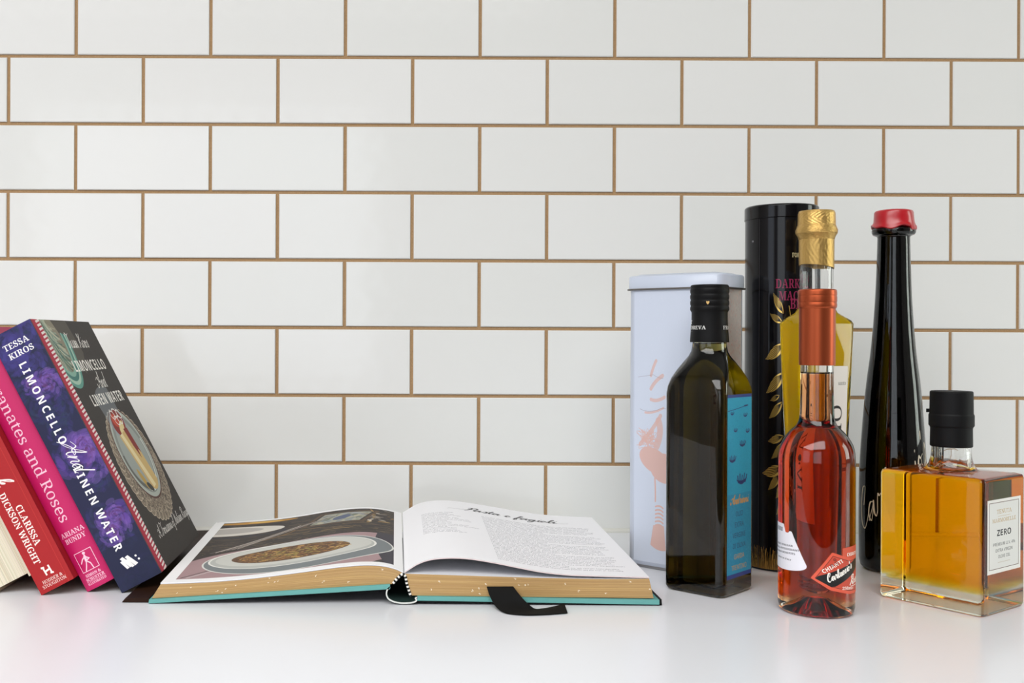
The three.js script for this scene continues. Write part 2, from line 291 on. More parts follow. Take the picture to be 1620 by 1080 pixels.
// purple floral spine with the long title
const floral = canvas(320, 2048, (x, w, h) => {
  x.fillStyle = '#232544'; x.fillRect(0, 0, w, h);
  const blotch = (cx, cy, R, cols) => { for (let k = 0; k < 70; k++) { const a = rnd() * 6.28, r = R * Math.sqrt(rnd()); x.save(); x.translate(cx + r * Math.cos(a), cy + r * Math.sin(a)); x.rotate(a + 1.2); x.fillStyle = cols[Math.floor(rnd() * cols.length)]; x.globalAlpha = 0.35; x.beginPath(); x.ellipse(0, 0, R * (0.18 + 0.2 * rnd()), R * (0.07 + 0.1 * rnd()), 0, 0, 7); x.fill(); x.restore(); } };
  for (let k = 0; k < 26; k++) blotch(rnd() * w, rnd() * h, 90, ['#1c2240', '#2c2f5e', '#27364e', '#3a2f6e']);
  for (let k = 0; k < 5; k++) blotch(60 + rnd() * 200, 60 + k * 50, 110, ['#3b3575', '#46408a', '#342f66']);
  for (const [cx, cy, R] of [[215, 480, 120], [110, 430, 70], [200, 1060, 190], [235, 1000, 110], [200, 1560, 140], [140, 1640, 90]]) {
    blotch(cx, cy, R, ['#6a4a9a', '#5a3c8e', '#8560b0', '#4b3480']); blotch(cx + 10, cy - R * 0.2, R * 0.55, ['#8a68b8', '#4a2a60', '#7450a4', '#5c2a58']);
  }
  x.fillStyle = '#1f2440'; x.globalAlpha = 0.75; x.fillRect(0, 1720, w, 328); x.globalAlpha = 1;
  x.fillStyle = '#f4f1ee'; x.textAlign = 'center'; x.textBaseline = 'middle';
  x.font = 'bold 62px serif'; x.fillText('TESSA', 152, 112); x.fillText('KIROS', 160, 182);
  x.save(); x.translate(128, 236); x.rotate(Math.PI / 2); x.textAlign = 'left'; x.font = 'bold 82px sans-serif';
  let p = 14; for (const c of 'LIMONCELLO') { x.fillText(c, p, 0); p += x.measureText(c).width + 15; }
  x.strokeStyle = '#f4f1ee'; script(x, 'And', p - 30, 20, 62, 0.13, 0.4, 1.05);
  x.lineWidth = 5; x.beginPath(); x.moveTo(p - 40, 30); x.bezierCurveTo(p - 90, 90, p + 60, -110, p + 90, -30); x.stroke();
  p += 168; for (const c of 'LINEN WATER') { x.fillText(c, p, 0); p += x.measureText(c).width * (c === ' ' ? 0.6 : 1) + 14; }
  x.restore();
  x.save(); x.translate(150, 1870); x.transform(1, 0, 0.1, 1, 0, 0); x.fillStyle = '#f4f1ee';     // slanted M emblem with two dots
  for (const [dx, dy] of [[-46, 0], [-8, 4]]) { x.beginPath(); x.moveTo(dx, -44 + dy); x.lineTo(dx + 26, -50 + dy); x.lineTo(dx + 62, 34 + dy); x.lineTo(dx + 34, 42 + dy); x.closePath(); x.fill(); x.beginPath(); x.moveTo(dx - 10, -22 + dy); x.lineTo(dx + 10, -26 + dy); x.lineTo(dx + 30, 40 + dy); x.lineTo(dx + 8, 44 + dy); x.closePath(); x.fill(); }
  x.beginPath(); x.arc(66, -16, 8, 0, 7); x.arc(74, 14, 8, 0, 7); x.fill(); x.restore();
});
const purpleSpine = std({ map: floral, roughness: 0.55, specularIntensity: 0.7 });
// front of that book: dark cloth photograph, glass of dessert on an oval dish over lace
const coverArt = canvas(1024, 1440, (x, w, h) => {
  x.fillStyle = '#332d29'; x.fillRect(0, 0, w, h);
  for (let i = 0; i < 5200; i++) { x.fillStyle = rnd() < 0.5 ? 'rgba(80,74,68,0.16)' : 'rgba(26,23,22,0.18)'; x.fillRect(rnd() * w, rnd() * h, 2 + rnd() * 30, 1 + rnd() * 2); }
  x.save(); x.beginPath(); x.rect(0, 0, w, h); x.clip();                                       // patterned plate rim in the top corner
  x.fillStyle = '#8d8673'; x.beginPath(); x.ellipse(110, -40, 330, 430, 0.1, 0, 7); x.fill();
  x.fillStyle = '#544e46'; x.beginPath(); x.moveTo(300, 0); x.lineTo(560, 0); x.lineTo(600, 200); x.lineTo(470, 330); x.closePath(); x.fill();
  for (let k = 0; k < 90; k++) { x.strokeStyle = ['#4f7d73', '#b9b59b', '#2f5a58', '#9fb3a0', '#d2cdb4', '#54604a'][Math.floor(rnd() * 6)]; x.globalAlpha = 0.55; x.lineWidth = 4 + rnd() * 16; x.beginPath(); const a = rnd() * 260; x.moveTo(120 + rnd() * 90, a - 60); x.quadraticCurveTo(140 + rnd() * 120, a + 40, 160 + rnd() * 170, a + 30 + rnd() * 70); x.stroke(); }
  x.globalAlpha = 1; x.lineWidth = 26; for (const [c, r] of [['#5f9a8c', 0], ['#a8c7b4', 22], ['#437a72', 44], ['#86b09f', 70]]) { x.strokeStyle = c; x.beginPath(); x.ellipse(180, 0, 250 - r, 400 - r, -0.2, 0.35, 2.3); x.stroke(); }
  x.restore();
  // lace mat
  x.fillStyle = '#8b7d6c';
  for (let k = 0; k < 40; k++) { const a = k / 40 * 6.283; x.beginPath(); x.ellipse(585 + 330 * Math.cos(a), 900 + 285 * Math.sin(a), 62, 46, a, 0, 7); x.fill(); x.strokeStyle = '#c8b9a2'; x.lineWidth = 6; x.stroke(); }
  x.beginPath(); x.ellipse(585, 900, 330, 285, 0, 0, 7); x.fill();
  for (let i = 0; i < 2600; i++) { const a = rnd() * 6.28, r = 0.5 + rnd() * 0.62; x.fillStyle = rnd() < 0.5 ? 'rgba(52,44,38,0.55)' : 'rgba(206,190,166,0.55)'; x.beginPath(); x.arc(585 + 330 * r * Math.cos(a), 900 + 285 * r * Math.sin(a), 2 + rnd() * 5, 0, 7); x.fill(); }
  // silver dish
  const dish = (rx, ry, c) => { x.fillStyle = c; x.beginPath(); x.ellipse(600, 835, rx, ry, 0.08, 0, 7); x.fill(); };
  dish(300, 282, '#5a3a30'); dish(288, 270, '#b6bdb4'); dish(262, 244, '#8e938d'); dish(226, 206, '#a3aaa4');
  x.strokeStyle = '#d8dcd5'; x.lineWidth = 16; x.beginPath(); x.ellipse(600, 835, 246, 228, 0.08, -0.4, 1.7); x.stroke();
  x.strokeStyle = '#63655f'; x.lineWidth = 26; x.beginPath(); x.ellipse(560, 850, 205, 190, 0.08, 1.2, 3.2); x.stroke();
  // tall glass lying across
  x.save(); x.translate(520, 560); x.rotate(-0.16); x.scale(1.25, 1.12);
  x.fillStyle = 'rgba(150,160,170,0.55)'; x.beginPath(); x.moveTo(-110, -90); x.quadraticCurveTo(20, -160, 150, -90); x.lineTo(128, 120); x.quadraticCurveTo(20, 170, -84, 120); x.closePath(); x.fill();
  x.fillStyle = '#8e2a22'; x.beginPath(); x.ellipse(30, 80, 96, 70, 0, 0, 7); x.fill(); x.fillStyle = '#c8452c'; x.beginPath(); x.ellipse(10, 60, 50, 36, 0.3, 0, 7); x.fill(); x.fillStyle = '#e8d49a'; x.beginPath(); x.ellipse(44, 110, 54, 26, -0.4, 0, 7); x.fill();
  x.fillStyle = '#d8b878'; x.beginPath(); x.moveTo(-60, 130); x.lineTo(110, 130); x.lineTo(136, 440); x.quadraticCurveTo(60, 500, -8, 440); x.closePath(); x.fill();
  x.fillStyle = '#f0dfae'; x.beginPath(); x.moveTo(-40, 130); x.lineTo(0, 130); x.lineTo(70, 450); x.lineTo(20, 450); x.closePath(); x.fill();
  x.fillStyle = '#8a2c26'; x.beginPath(); x.moveTo(50, 120); x.lineTo(112, 130); x.lineTo(124, 280); x.lineTo(100, 250); x.lineTo(84, 300); x.lineTo(60, 220); x.closePath(); x.fill();
  x.restore();
  x.fillStyle = '#c2a050'; x.beginPath(); x.ellipse(500, 985, 26, 74, -0.5, 0, 7); x.fill(); x.fillStyle = '#3c3a36'; x.beginPath(); x.ellipse(560, 1040, 50, 22, 0.5, 0, 7); x.fill();
  // edging strip beside the spine
  x.fillStyle = '#b3243f'; x.fillRect(0, 0, 118, h);
  for (let k = 0; k < 64; k++) { x.fillStyle = '#efe3df'; x.save(); x.translate(88, 10 + k * 22.6); x.rotate(-0.18); x.fillRect(-32, -6.5, 66, 13); x.restore(); }
  // lettering
  x.strokeStyle = '#f3efe9'; x.fillStyle = '#f3efe9';
  script(x, 'Tessa Kiros', 395, 168, 40, 0.17, 0.25, 0.98);
  x.textAlign = 'center'; x.textBaseline = 'alphabetic';
  const tall = (t, cx, cy, s, wide) => { x.save(); x.translate(cx, cy); x.scale(wide, 1); x.font = `bold ${s}px sans-serif`; spaced(x, t, 0, 0, 4); x.restore(); };
  tall('LIMONCELLO', 600, 312, 92, 0.98); script(x, 'And', 560, 420, 44, 0.16, 0.3, 1.1); tall('LINEN WATER', 615, 520, 92, 0.98);
  x.lineWidth = 7; for (const [a, b] of [[540, 590], [600, 582], [660, 592], [570, 628], [632, 626]]) { x.beginPath(); x.ellipse(a, b, 36, 24, 0.4, 0, 7); x.stroke(); }
  script(x, 'A Trousseau of Italian Recipes', 262, 1300, 31, 0.17, 0.28, 1.0);
});
const darkBoard = std({ color: srgb(38, 34, 36), roughness: 0.5 });
closedBook('closed_book', 'leaning book with purple floral spine and dark photographic front cover', 0.038, 0.2445, 0.170,
  { x: -0.2355, zf: 0.2926, spine: purpleSpine, cover: std({ map: coverArt, roughness: 0.6, specularIntensity: 0.6 }), board: darkBoard, bulge: 0.0008 });
// pink spine
const pinkArt = canvas(256, 2048, (x, w, h) => {
  x.fillStyle = '#c3145f'; x.fillRect(0, 0, w, h);
  speckle(x, 1500, w, h, ['rgba(226,50,128,0.10)', 'rgba(150,8,70,0.10)'], 1, 4);
  x.fillStyle = '#f0c3d3'; x.textBaseline = 'middle';
  x.save(); x.translate(118, 1524); x.rotate(Math.PI / 2); x.textAlign = 'right'; x.font = '126px serif'; x.fillText('Pomegranates and Roses', 0, 0); x.restore();
  x.textAlign = 'center'; x.font = 'bold 50px serif'; x.fillText('ARIANA', 124, 1612); x.fillText('BUNDY', 124, 1662);
  x.strokeStyle = x.fillStyle = '#f4cfdc'; x.lineWidth = 5; x.save(); x.translate(0, 72); x.strokeRect(50, 1694, 148, 148);
  x.lineWidth = 12; x.lineCap = 'round'; const ln = (...p) => { x.beginPath(); x.moveTo(p[0], p[1]); for (let i = 2; i < p.length; i += 2) x.lineTo(p[i], p[i + 1]); x.stroke(); };   // sower emblem
  x.beginPath(); x.ellipse(130, 1712, 13, 10, 0, 0, 7); x.fill(); ln(128, 1726, 120, 1772); x.lineWidth = 20; ln(126, 1736, 122, 1768); x.lineWidth = 9; ln(122, 1770, 104, 1806, 84, 1836); ln(122, 1770, 146, 1796, 152, 1836); ln(124, 1738, 96, 1752, 74, 1776); ln(128, 1738, 152, 1760, 128, 1768); x.restore();
  x.font = 'bold 30px serif'; x.fillText('SIMON &', 124, 1944); x.fillText('SCHUSTER', 124, 1974); x.font = 'bold 23px serif'; x.fillText('ILLUSTRATED', 124, 2006); x.fillRect(40, 1989, 168, 2);
});
const pinkBoard = std({ color: srgb(176, 20, 84), roughness: 0.5 });
closedBook('closed_book', 'leaning pink book with pale serif title on rounded spine', 0.0268, 0.243, 0.165, { x: -0.2660, zf: 0.292, spine: std({ map: pinkArt, roughness: 0.45, bumpMap: clothBump, bumpScale: 0.00005 }), board: pinkBoard, bulge: 0.0035 });
const redArt = canvas(288, 2048, (x, w, h) => {
  x.fillStyle = '#a80d14'; x.fillRect(0, 0, w, h);
  speckle(x, 2600, w, h, ['rgba(205,35,32,0.14)', 'rgba(110,2,8,0.14)'], 1, 3);
  x.fillStyle = 'rgba(210,60,50,0.55)'; x.fillRect(246, 0, 4, h);
  x.fillStyle = x.strokeStyle = '#f3ece4'; x.textBaseline = 'middle';
  x.save(); x.translate(0, 0); x.rotate(Math.PI / 2);
  script(x, 'k', 1150, -92, 62, 0.2);
  x.font = 'bold 74px serif'; x.textAlign = 'left';
  const fit = (t, a, b, y) => { x.save(); x.translate(a, y); x.scale((b - a) / x.measureText(t).width, 1); x.fillText(t, 0, 0); x.restore(); };
  fit('CLARISSA', 1391, 1712, -166); fit('DICKSON WRIGHT', 1262, 1834, -92); x.restore(); x.save(); x.translate(0, 76);
  x.lineWidth = 14; x.lineCap = 'butt'; const ln = (...p) => { x.beginPath(); x.moveTo(p[0], p[1]); for (let i = 2; i < p.length; i += 2) x.lineTo(p[i], p[i + 1]); x.stroke(); };
  ln(112, 1800, 116, 1862); ln(158, 1796, 162, 1860); ln(114, 1834, 160, 1826); ln(96, 1798, 124, 1802); ln(150, 1856, 176, 1862);
  x.textAlign = 'center'; x.font = '33px serif'; x.fillText('HODDER &', 142, 1898); x.fillText('STOUGHTON', 142, 1930); x.restore();
});
closedBook('closed_book', 'leaning red cloth book with white slab lettering on its spine', 0.0310, 0.240, 0.165, { x: -0.3012, zf: 0.302, spine: std({ map: redArt, roughness: 0.6, bumpMap: clothBump, bumpScale: 0.00008 }), board: std({ color: srgb(160, 14, 20), roughness: 0.6 }), bulge: 0.0012 });
closedBook('closed_book', 'leaning book turned to show its cream page edges beside the red one', 0.036, 0.236, 0.170, { x: -0.3421, zf: 0.300, turned: true, board: std({ color: srgb(214, 204, 182), roughness: 0.6 }), bulge: 0 });

// ---------------------------------------------------------------- the open book
{
  const g = thing('open_book', 'open cookbook with gilt page edges and black ribbon lying on worktop', 'book');
  const ZF = 0.3255, ZB = 0.060, RAISE = 0.0032;
  const curve = (pts, z, n = 40) => {                                  // heights sampled at even steps across
    const P = pts.map(([a, b]) => at(a, b, z)), c = new THREE.CatmullRomCurve3(P, false, 'centripetal').getPoints(240), out = [];
    for (let i = 0; i <= n; i++) { const X = P[0].x + (P[P.length - 1].x - P[0].x) * i / n; let k = 0; while (k < c.length - 2 && c[k + 1].x < X) k++; const f = Math.min(1, Math.max(0, (X - c[k].x) / (c[k + 1].x - c[k].x || 1))); out.push(V(X, c[k].y + (c[k + 1].y - c[k].y) * f, z)); }
    return out;
  };
  const leftF = curve([[254, 924], [330, 921], [399, 915.4], [478, 905.6], [537, 897.7], [577, 894.7], [606, 896], [628, 901.6], [638, 906.5]], ZF);
  const leftB = curve([[342, 827], [388, 824.4], [434.6, 820.6], [478, 814.7], [517.5, 808], [557, 803.4], [586.7, 802.8], [612, 805.8], [635, 811.5]], ZB);
  const leafF = curve([[640, 905.5], [660, 892.6], [679.5, 885.7], [709, 882.7], [739, 883.7], [778, 889.6], [818, 897.6], [857, 905], [897, 909.4], [936, 911], [1027, 913.6]], ZF);
  const leafB = curve([[637, 811], [660, 797.8], [679.5, 792.8], [709, 791.9], [739, 795.4], [778, 801.7], [818, 808.6], [857, 814.2], [897, 817], [936, 818.6]], ZB);
  const lineAt = (a, b, z, n = 40) => { const p = at(...a, z), q = at(...b, z), o = []; for (let i = 0; i <= n; i++) o.push(p.clone().lerp(q, i / n)); return o; };
  const rightF = curve([[638.5, 907], [699, 909], [778, 911.5], [867, 914], [960, 915.6], [1027, 915]], ZF);
  // solid between a top and a bottom curve at the front and at the back; front face uv follows the leaves
  function block(tf, bf, tb, bb) {
    const n = tf.length - 1, pick = (c, u) => c[Math.round(u * n)], L = (a, b, t) => a.clone().lerp(b, t), w = tf[n].x - tf[0].x;
    const front = grid(n, 4, (u, v) => L(pick(bf, u), pick(tf, u), v)), back = grid(n, 1, (u, v) => L(pick(bb, u), pick(tb, u), v), true);
    const top = grid(n, 8, (u, v) => L(pick(tf, u), pick(tb, u), v)), bot = grid(n, 1, (u, v) => L(pick(bf, u), pick(bb, u), v), true);
    const l = grid(1, 4, (u, v) => L(L(bb[0], bf[0], u), L(tb[0], tf[0], u), v)), r = grid(1, 4, (u, v) => L(L(bf[n], bb[n], u), L(tf[n], tb[n], u), v));
    return mergeGeometries([front, back, top, bot, l, r], true);
  }
  const shift = (c, z, up, dx = 0) => c.map((p) => V(p.x + dx, p.y + up, z));
  const gilt = canvas(2048, 256, (x, w, h) => {
    x.fillStyle = '#bb9868'; x.fillRect(0, 0, w, h);
    for (let i = 0; i < 420; i++) { x.fillStyle = ['rgba(130,88,40,0.28)', 'rgba(236,200,128,0.30)', 'rgba(160,112,54,0.28)'][Math.floor(rnd() * 3)]; const l = 300 + rnd() * 1700; x.fillRect(rnd() * w - l / 2, rnd() * h, l, 0.7 + rnd() * 1.6); }
    for (let i = 0; i < 16; i++) { const a = rnd() * w, b = rnd() * h; for (let k = 0; k < 5; k++) { x.fillStyle = 'rgba(246,238,222,0.8)'; x.beginPath(); x.ellipse(a + rnd() * 14, b + rnd() * 22, 1.5 + rnd() * 4, 2 + rnd() * 6, 0, 0, 7); x.fill(); } }
  });
  const giltMat = std({ map: gilt, roughness: 0.5, metalness: 0.15 });
  const pageWhite = std({ color: lin(0.80, 0.80, 0.83), roughness: 0.55 });
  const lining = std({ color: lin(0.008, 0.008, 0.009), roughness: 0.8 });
  const leftBot = lineAt([240, 946], [620, 923.5], ZF), rightBot = lineAt([649, 941.5], [1034, 946], ZF);
  // photographs of the left page
  const dishPhoto = canvas(1200, 1500, (x, w, h) => {
    x.fillStyle = '#f3f2f2'; x.fillRect(0, 0, w, h); x.save(); x.beginPath(); x.rect(62, 46, w - 110, h - 104); x.clip();
    x.fillStyle = '#2c231f'; x.fillRect(0, 0, w, h);
    for (let i = 0; i < 1500; i++) { x.strokeStyle = ['#1b1615', '#57473d', '#6a5840', '#2a2428', '#8b7650', '#3a2a24'][Math.floor(rnd() * 6)]; x.globalAlpha = 0.5; x.lineWidth = 2 + rnd() * 10; const a = rnd() * w, b = rnd() * h * 0.62; x.beginPath(); x.moveTo(a, b); x.quadraticCurveTo(a + 60 * rnd(), b + 40 * rnd() - 20, a + 150 * rnd(), b + 60 * rnd() - 30); x.stroke(); }
    x.globalAlpha = 1;
    x.fillStyle = '#c08a34'; x.beginPath(); x.ellipse(280, 90, 260, 34, 0, 0, 7); x.fill(); x.fillStyle = '#e2b85c'; x.beginPath(); x.ellipse(330, 84, 110, 18, 0, 0, 7); x.fill();
    // tablecloth
    x.fillStyle = '#a58789'; x.beginPath(); x.moveTo(0, h); x.lineTo(0, 1180); x.quadraticCurveTo(120, 900, 420, 820); x.quadraticCurveTo(800, 700, 1060, 760); x.lineTo(1120, 1340); x.lineTo(1000, h); x.closePath(); x.fill();
    for (let i = 0; i < 900; i++) { x.fillStyle = rnd() < 0.5 ? 'rgba(190,160,160,0.2)' : 'rgba(120,92,96,0.2)'; x.fillRect(rnd() * w, 700 + rnd() * 800, 3 + rnd() * 26, 2); }
    x.fillStyle = '#35303a'; x.beginPath(); x.moveTo(1060, 740); x.lineTo(1200, 760); x.lineTo(1200, h); x.lineTo(1120, h); x.quadraticCurveTo(1020, 1100, 1060, 740); x.fill();
    // second plate and dark gap
    x.fillStyle = '#d8d2c8'; x.beginPath(); x.ellipse(150, 330, 330, 128, -0.05, 0, 7); x.fill(); x.fillStyle = '#b4aea8'; x.beginPath(); x.ellipse(120, 318, 230, 80, -0.05, 0, 7); x.fill(); x.strokeStyle = '#2c2830'; x.lineWidth = 40; x.beginPath(); x.ellipse(150, 372, 350, 138, -0.05, 0.1, 2.4); x.stroke();
    // framed picture
    x.save(); x.transform(1, -0.02, -0.28, 1, 0, 0); x.fillStyle = '#5b4631'; x.fillRect(720, 130, 380, 330); x.fillStyle = '#2f2620'; x.fillRect(744, 148, 332, 290); x.fillStyle = '#a39f8e'; x.fillRect(760, 160, 300, 262);
    for (let i = 0; i < 130; i++) { x.fillStyle = ['#8b927e', '#6f7888', '#c0b998', '#59634f', '#9aa0a8'][Math.floor(rnd() * 5)]; x.globalAlpha = 0.5; x.beginPath(); x.ellipse(772 + rnd() * 276, 172 + rnd() * 238, 8 + rnd() * 30, 5 + rnd() * 16, rnd() * 3, 0, 7); x.fill(); } x.globalAlpha = 1; x.fillStyle = '#56607a'; x.beginPath(); x.ellipse(910, 290, 46, 70, 0.2, 0, 7); x.fill(); x.restore();
    x.globalAlpha = 0.8; for (let i = 0; i < 26; i++) { x.fillStyle = ['#7b5f34', '#c09a52', '#3a2c20', '#8f8577', '#e0d6c0'][i % 5]; x.beginPath(); x.ellipse(980 + rnd() * 170, 80 + rnd() * 420, 10 + rnd() * 34, 4 + rnd() * 10, rnd() * 3, 0, 7); x.fill(); }
    for (let i = 0; i < 40; i++) { x.strokeStyle = ['#1a1413', '#6d5536', '#93784a', '#241c1a'][i % 4]; x.lineWidth = 4 + rnd() * 8; const a = 430 + rnd() * 640, b = 470 + rnd() * 190; x.beginPath(); x.moveTo(a, b); x.quadraticCurveTo(a + 90, b - 26 + rnd() * 30, a + 170, b - 10 + rnd() * 20); x.stroke(); } x.globalAlpha = 1;
    // cutlery
    for (let k = 0; k < 12; k++) { x.strokeStyle = ['#a89c90', '#2a2322', '#d8cfc4', '#5a4c44'][k % 4]; x.lineWidth = 3 + (k % 3) * 2; x.beginPath(); x.moveTo(130 + k * 14, 900 - k * 8); x.quadraticCurveTo(300 + k * 16, 700 - k * 20, 540 + k * 22, 380 - k * 14); x.stroke(); }
    x.strokeStyle = '#8f6a3a'; x.lineWidth = 9; x.beginPath(); x.moveTo(380, 660); x.quadraticCurveTo(520, 560, 560, 470); x.stroke();
    x.lineWidth = 8; x.strokeStyle = '#2a252a'; x.beginPath(); x.moveTo(80, 1420); x.lineTo(330, 1130); x.stroke(); x.strokeStyle = '#c9c1c0'; x.beginPath(); x.moveTo(110, 1425); x.lineTo(350, 1150); x.stroke();
    // oval dish of pasta
    x.save(); x.translate(620, 1070); x.rotate(-0.10);
    const el = (a, b, rx, ry, c) => { x.fillStyle = c; x.beginPath(); x.ellipse(a, b, rx, ry, 0, 0, 7); x.fill(); };
    el(20, 40, 510, 330, '#d9d9d3'); el(20, 40, 500, 320, '#767c7e'); el(-10, -10, 452, 262, '#e6e5de'); el(-10, -8, 440, 250, '#b7b8b2'); el(-4, -26, 420, 222, '#c9c9c2'); el(-20, -22, 318, 158, '#5c3c20');
    for (let i = 0; i < 700; i++) { const a = rnd() * 6.28, r = Math.sqrt(rnd()); x.strokeStyle = ['#8a5c2a', '#a8793a', '#6b4420', '#c09a58', '#7d6a30', '#4a2f18'][Math.floor(rnd() * 6)]; x.lineWidth = 5 + rnd() * 9; const px = -20 + 300 * r * Math.cos(a), py = -22 + 144 * r * Math.sin(a); x.beginPath(); x.moveTo(px, py); x.quadraticCurveTo(px + 20 * rnd(), py - 14 + 20 * rnd(), px + 34 * rnd(), py + 16 * rnd() - 8); x.stroke(); }
    for (let i = 0; i < 40; i++) { x.fillStyle = '#93893c'; x.globalAlpha = 0.6; x.beginPath(); x.ellipse(-20 + (rnd() - 0.5) * 330, -22 + (rnd() - 0.5) * 160, 16, 8, rnd() * 3, 0, 7); x.fill(); } x.globalAlpha = 1;
    x.restore(); x.restore();
  });
  const recipe = canvas(1200, 1500, (x, w, h) => {
    x.fillStyle = '#f4f3f6'; x.fillRect(0, 0, w, h);
    x.strokeStyle = '#1d1b1e'; script(x, 'Pasta e fagioli', 372, 262, 44, 0.26, 0.35, 1.02);
    x.lineWidth = 3; x.beginPath(); x.moveTo(270, 252); x.bezierCurveTo(300, 220, 330, 280, 372, 240); x.moveTo(850, 252); x.bezierCurveTo(900, 225, 950, 280, 1010, 252); x.stroke();
    x.fillStyle = '#6e6c74';
    const words = (x0, x1, y) => { let p = x0; while (p < x1) { const l = 10 + rnd() * 44; for (let q = 0; q < l; q += 8) { x.fillRect(p + q, y - 9 - (rnd() < 0.3 ? 5 : 0), 2.4, 10 + (rnd() < 0.3 ? 4 : 0)); x.fillRect(p + q, y - (rnd() < 0.5 ? 9 : 2), 6, 2.2); } p += l + 9; } };
    for (let k = 0; k < 18; k++) words(110, 110 + 110 + rnd() * 190, 390 + k * 31);
    for (let k = 0; k < 34; k++) words(470, k % 8 === 7 ? 800 : 1090 - rnd() * 20, 380 + k * 31);
  });
  const leftBlock = block(leftF, leftBot, shift(leftB, ZB, -0.0012), shift(leftBot, ZB, RAISE));
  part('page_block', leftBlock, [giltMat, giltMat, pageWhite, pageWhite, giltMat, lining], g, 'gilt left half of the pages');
  const rightBlock = block(rightF, rightBot, shift(rightF, ZB, RAISE), shift(rightBot, ZB, RAISE));
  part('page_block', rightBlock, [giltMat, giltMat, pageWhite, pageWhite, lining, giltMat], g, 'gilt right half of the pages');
  const sheet = (F0, B0, th) => { const n = F0.length - 1, tf = F0, bf = F0.map((p) => V(p.x, p.y - th, p.z)), tb = B0, bb = B0.map((p) => V(p.x, p.y - th, p.z)); return block(tf, bf, tb, bb); };
  const pinkEdge = std({ color: lin(0.72, 0.6, 0.6), roughness: 0.7 });
  part('left_page', sheet(shift(leftF, ZF + 0.0002, 0.0012), shift(leftB, ZB - 0.0002, 0.0004), 0.0009), [pageWhite, pageWhite, std({ map: dishPhoto, roughness: 0.55, specularIntensity: 0.6 }), pageWhite, pageWhite, pageWhite], g, 'page printed with a photograph of an oval pasta dish');
  part('right_page', sheet(shift(leafF, ZF + 0.0002, 0.0006), shift(leafB, ZB - 0.0002, 0.0004), 0.0009), [pinkEdge, pageWhite, std({ map: recipe, roughness: 0.5 }), pageWhite, pageWhite, pageWhite], g, 'curling recipe page with script heading');
  // boards with a turquoise edge, black jacket beneath
  const teal = std({ color: srgb(100, 165, 160), roughness: 0.7, bumpMap: clothBump, bumpScale: 0.0001 }), black = std({ color: lin(0.005, 0.005, 0.005), roughness: 0.6, specularIntensity: 0.3 });
  const ZBF = 0.328, ZBB = 0.052;
  const plank = (a, b, c, d, zf, zb) => { const f = [a, b, c, d].map((p) => at(...p, ZF)).map((p) => V(p.x, Math.max(p.y, 0.0004), zf)), k = f.map((p) => V(p.x, p.y, zb)); return toCreasedNormals(mergeGeometries([
    grid(1, 1, (u, v) => f[0].clone().lerp(f[1], u).lerp(f[3].clone().lerp(f[2], u), v)), grid(1, 1, (u, v) => k[0].clone().lerp(k[1], u).lerp(k[3].clone().lerp(k[2], u), v), true),
    grid(1, 1, (u, v) => f[3].clone().lerp(f[2], u).lerp(k[3].clone().lerp(k[2], u), v)), grid(1, 1, (u, v) => f[0].clone().lerp(f[1], u).lerp(k[0].clone().lerp(k[1], u), v), true),
    grid(1, 1, (u, v) => k[0].clone().lerp(f[0], u).lerp(k[3].clone().lerp(f[3], u), v)), grid(1, 1, (u, v) => f[1].clone().lerp(k[1], u).lerp(f[2].clone().lerp(k[2], u), v))]), 0.4); };
  part('cover_board', plank([236, 954], [617, 930.5], [617, 923], [237, 947], ZBF, ZBB), teal, g, 'turquoise board edge');
  part('cover_board', plank([660, 948.5], [1042, 955], [1042, 947.5], [660, 941.8], ZBF, ZBB), teal, g, 'turquoise board edge');
  part('dust_jacket', mergeGeometries([plank([236, 956], [616, 932.5], [616, 930.7], [236, 954.2], ZBF - 0.001, ZBB), plank([661, 951.2], [1046, 957.5], [1046, 955.2], [661, 948.7], ZBF - 0.001, ZBB), plank([1042.3, 956], [1046.5, 957], [1046, 947], [1042.3, 947], ZBF - 0.001, ZBB)]), black, g, 'black jacket under the boards');
  part('jacket_flap', plank([192, 954], [235.5, 955], [235.5, 946], [197, 947], ZBF - 0.004, 0.02), std({ color: lin(0.022, 0.008, 0.004), roughness: 0.5, specularIntensity: 0.3 }), g, 'dark brown flap reaching under the leaning books');
  // hollow spine
  const sp = [[617, 927], [613, 931], [611.5, 938], [614, 945], [621, 949.5], [630, 952], [643, 952.6], [655, 951], [659, 948], [657, 945], [661, 943.5]].map(([a, b]) => at(a, b, ZF));
  const spc = new THREE.CatmullRomCurve3(sp.map((p) => V(p.x, Math.max(p.y, 0.0016), 0)), false, 'centripetal').getPoints(48);
  const strip = (z0, z1, th) => { const nrm = spc.map((p, i) => { const a = spc[Math.max(0, i - 1)], b = spc[Math.min(48, i + 1)], d = b.clone().sub(a).normalize(); return V(d.y, -d.x, 0); });
    const q = (i, k, z) => V(spc[i].x + nrm[i].x * th * k, spc[i].y + nrm[i].y * th * k, z), I = (u) => Math.round(u * 48);
    return mergeGeometries([grid(48, 1, (u, v) => q(I(u), 0.5, z0 + (z1 - z0) * v)), grid(48, 1, (u, v) => q(I(u), -0.5, z0 + (z1 - z0) * v)), grid(48, 1, (u, v) => q(I(u), v - 0.5, z1)), grid(48, 1, (u, v) => q(I(u), v - 0.5, z0))]); };
  part('spine_cloth', strip(ZBB, ZBF - 0.0006, 0.0014), std({ color: lin(0.01, 0.035, 0.03), roughness: 0.8 }), g);
  part('spine_edge', strip(ZBF - 0.0006, ZBF, 0.0011), std({ color: lin(0.72, 0.74, 0.7), roughness: 0.8 }), g, 'pale raw edge of the spine');
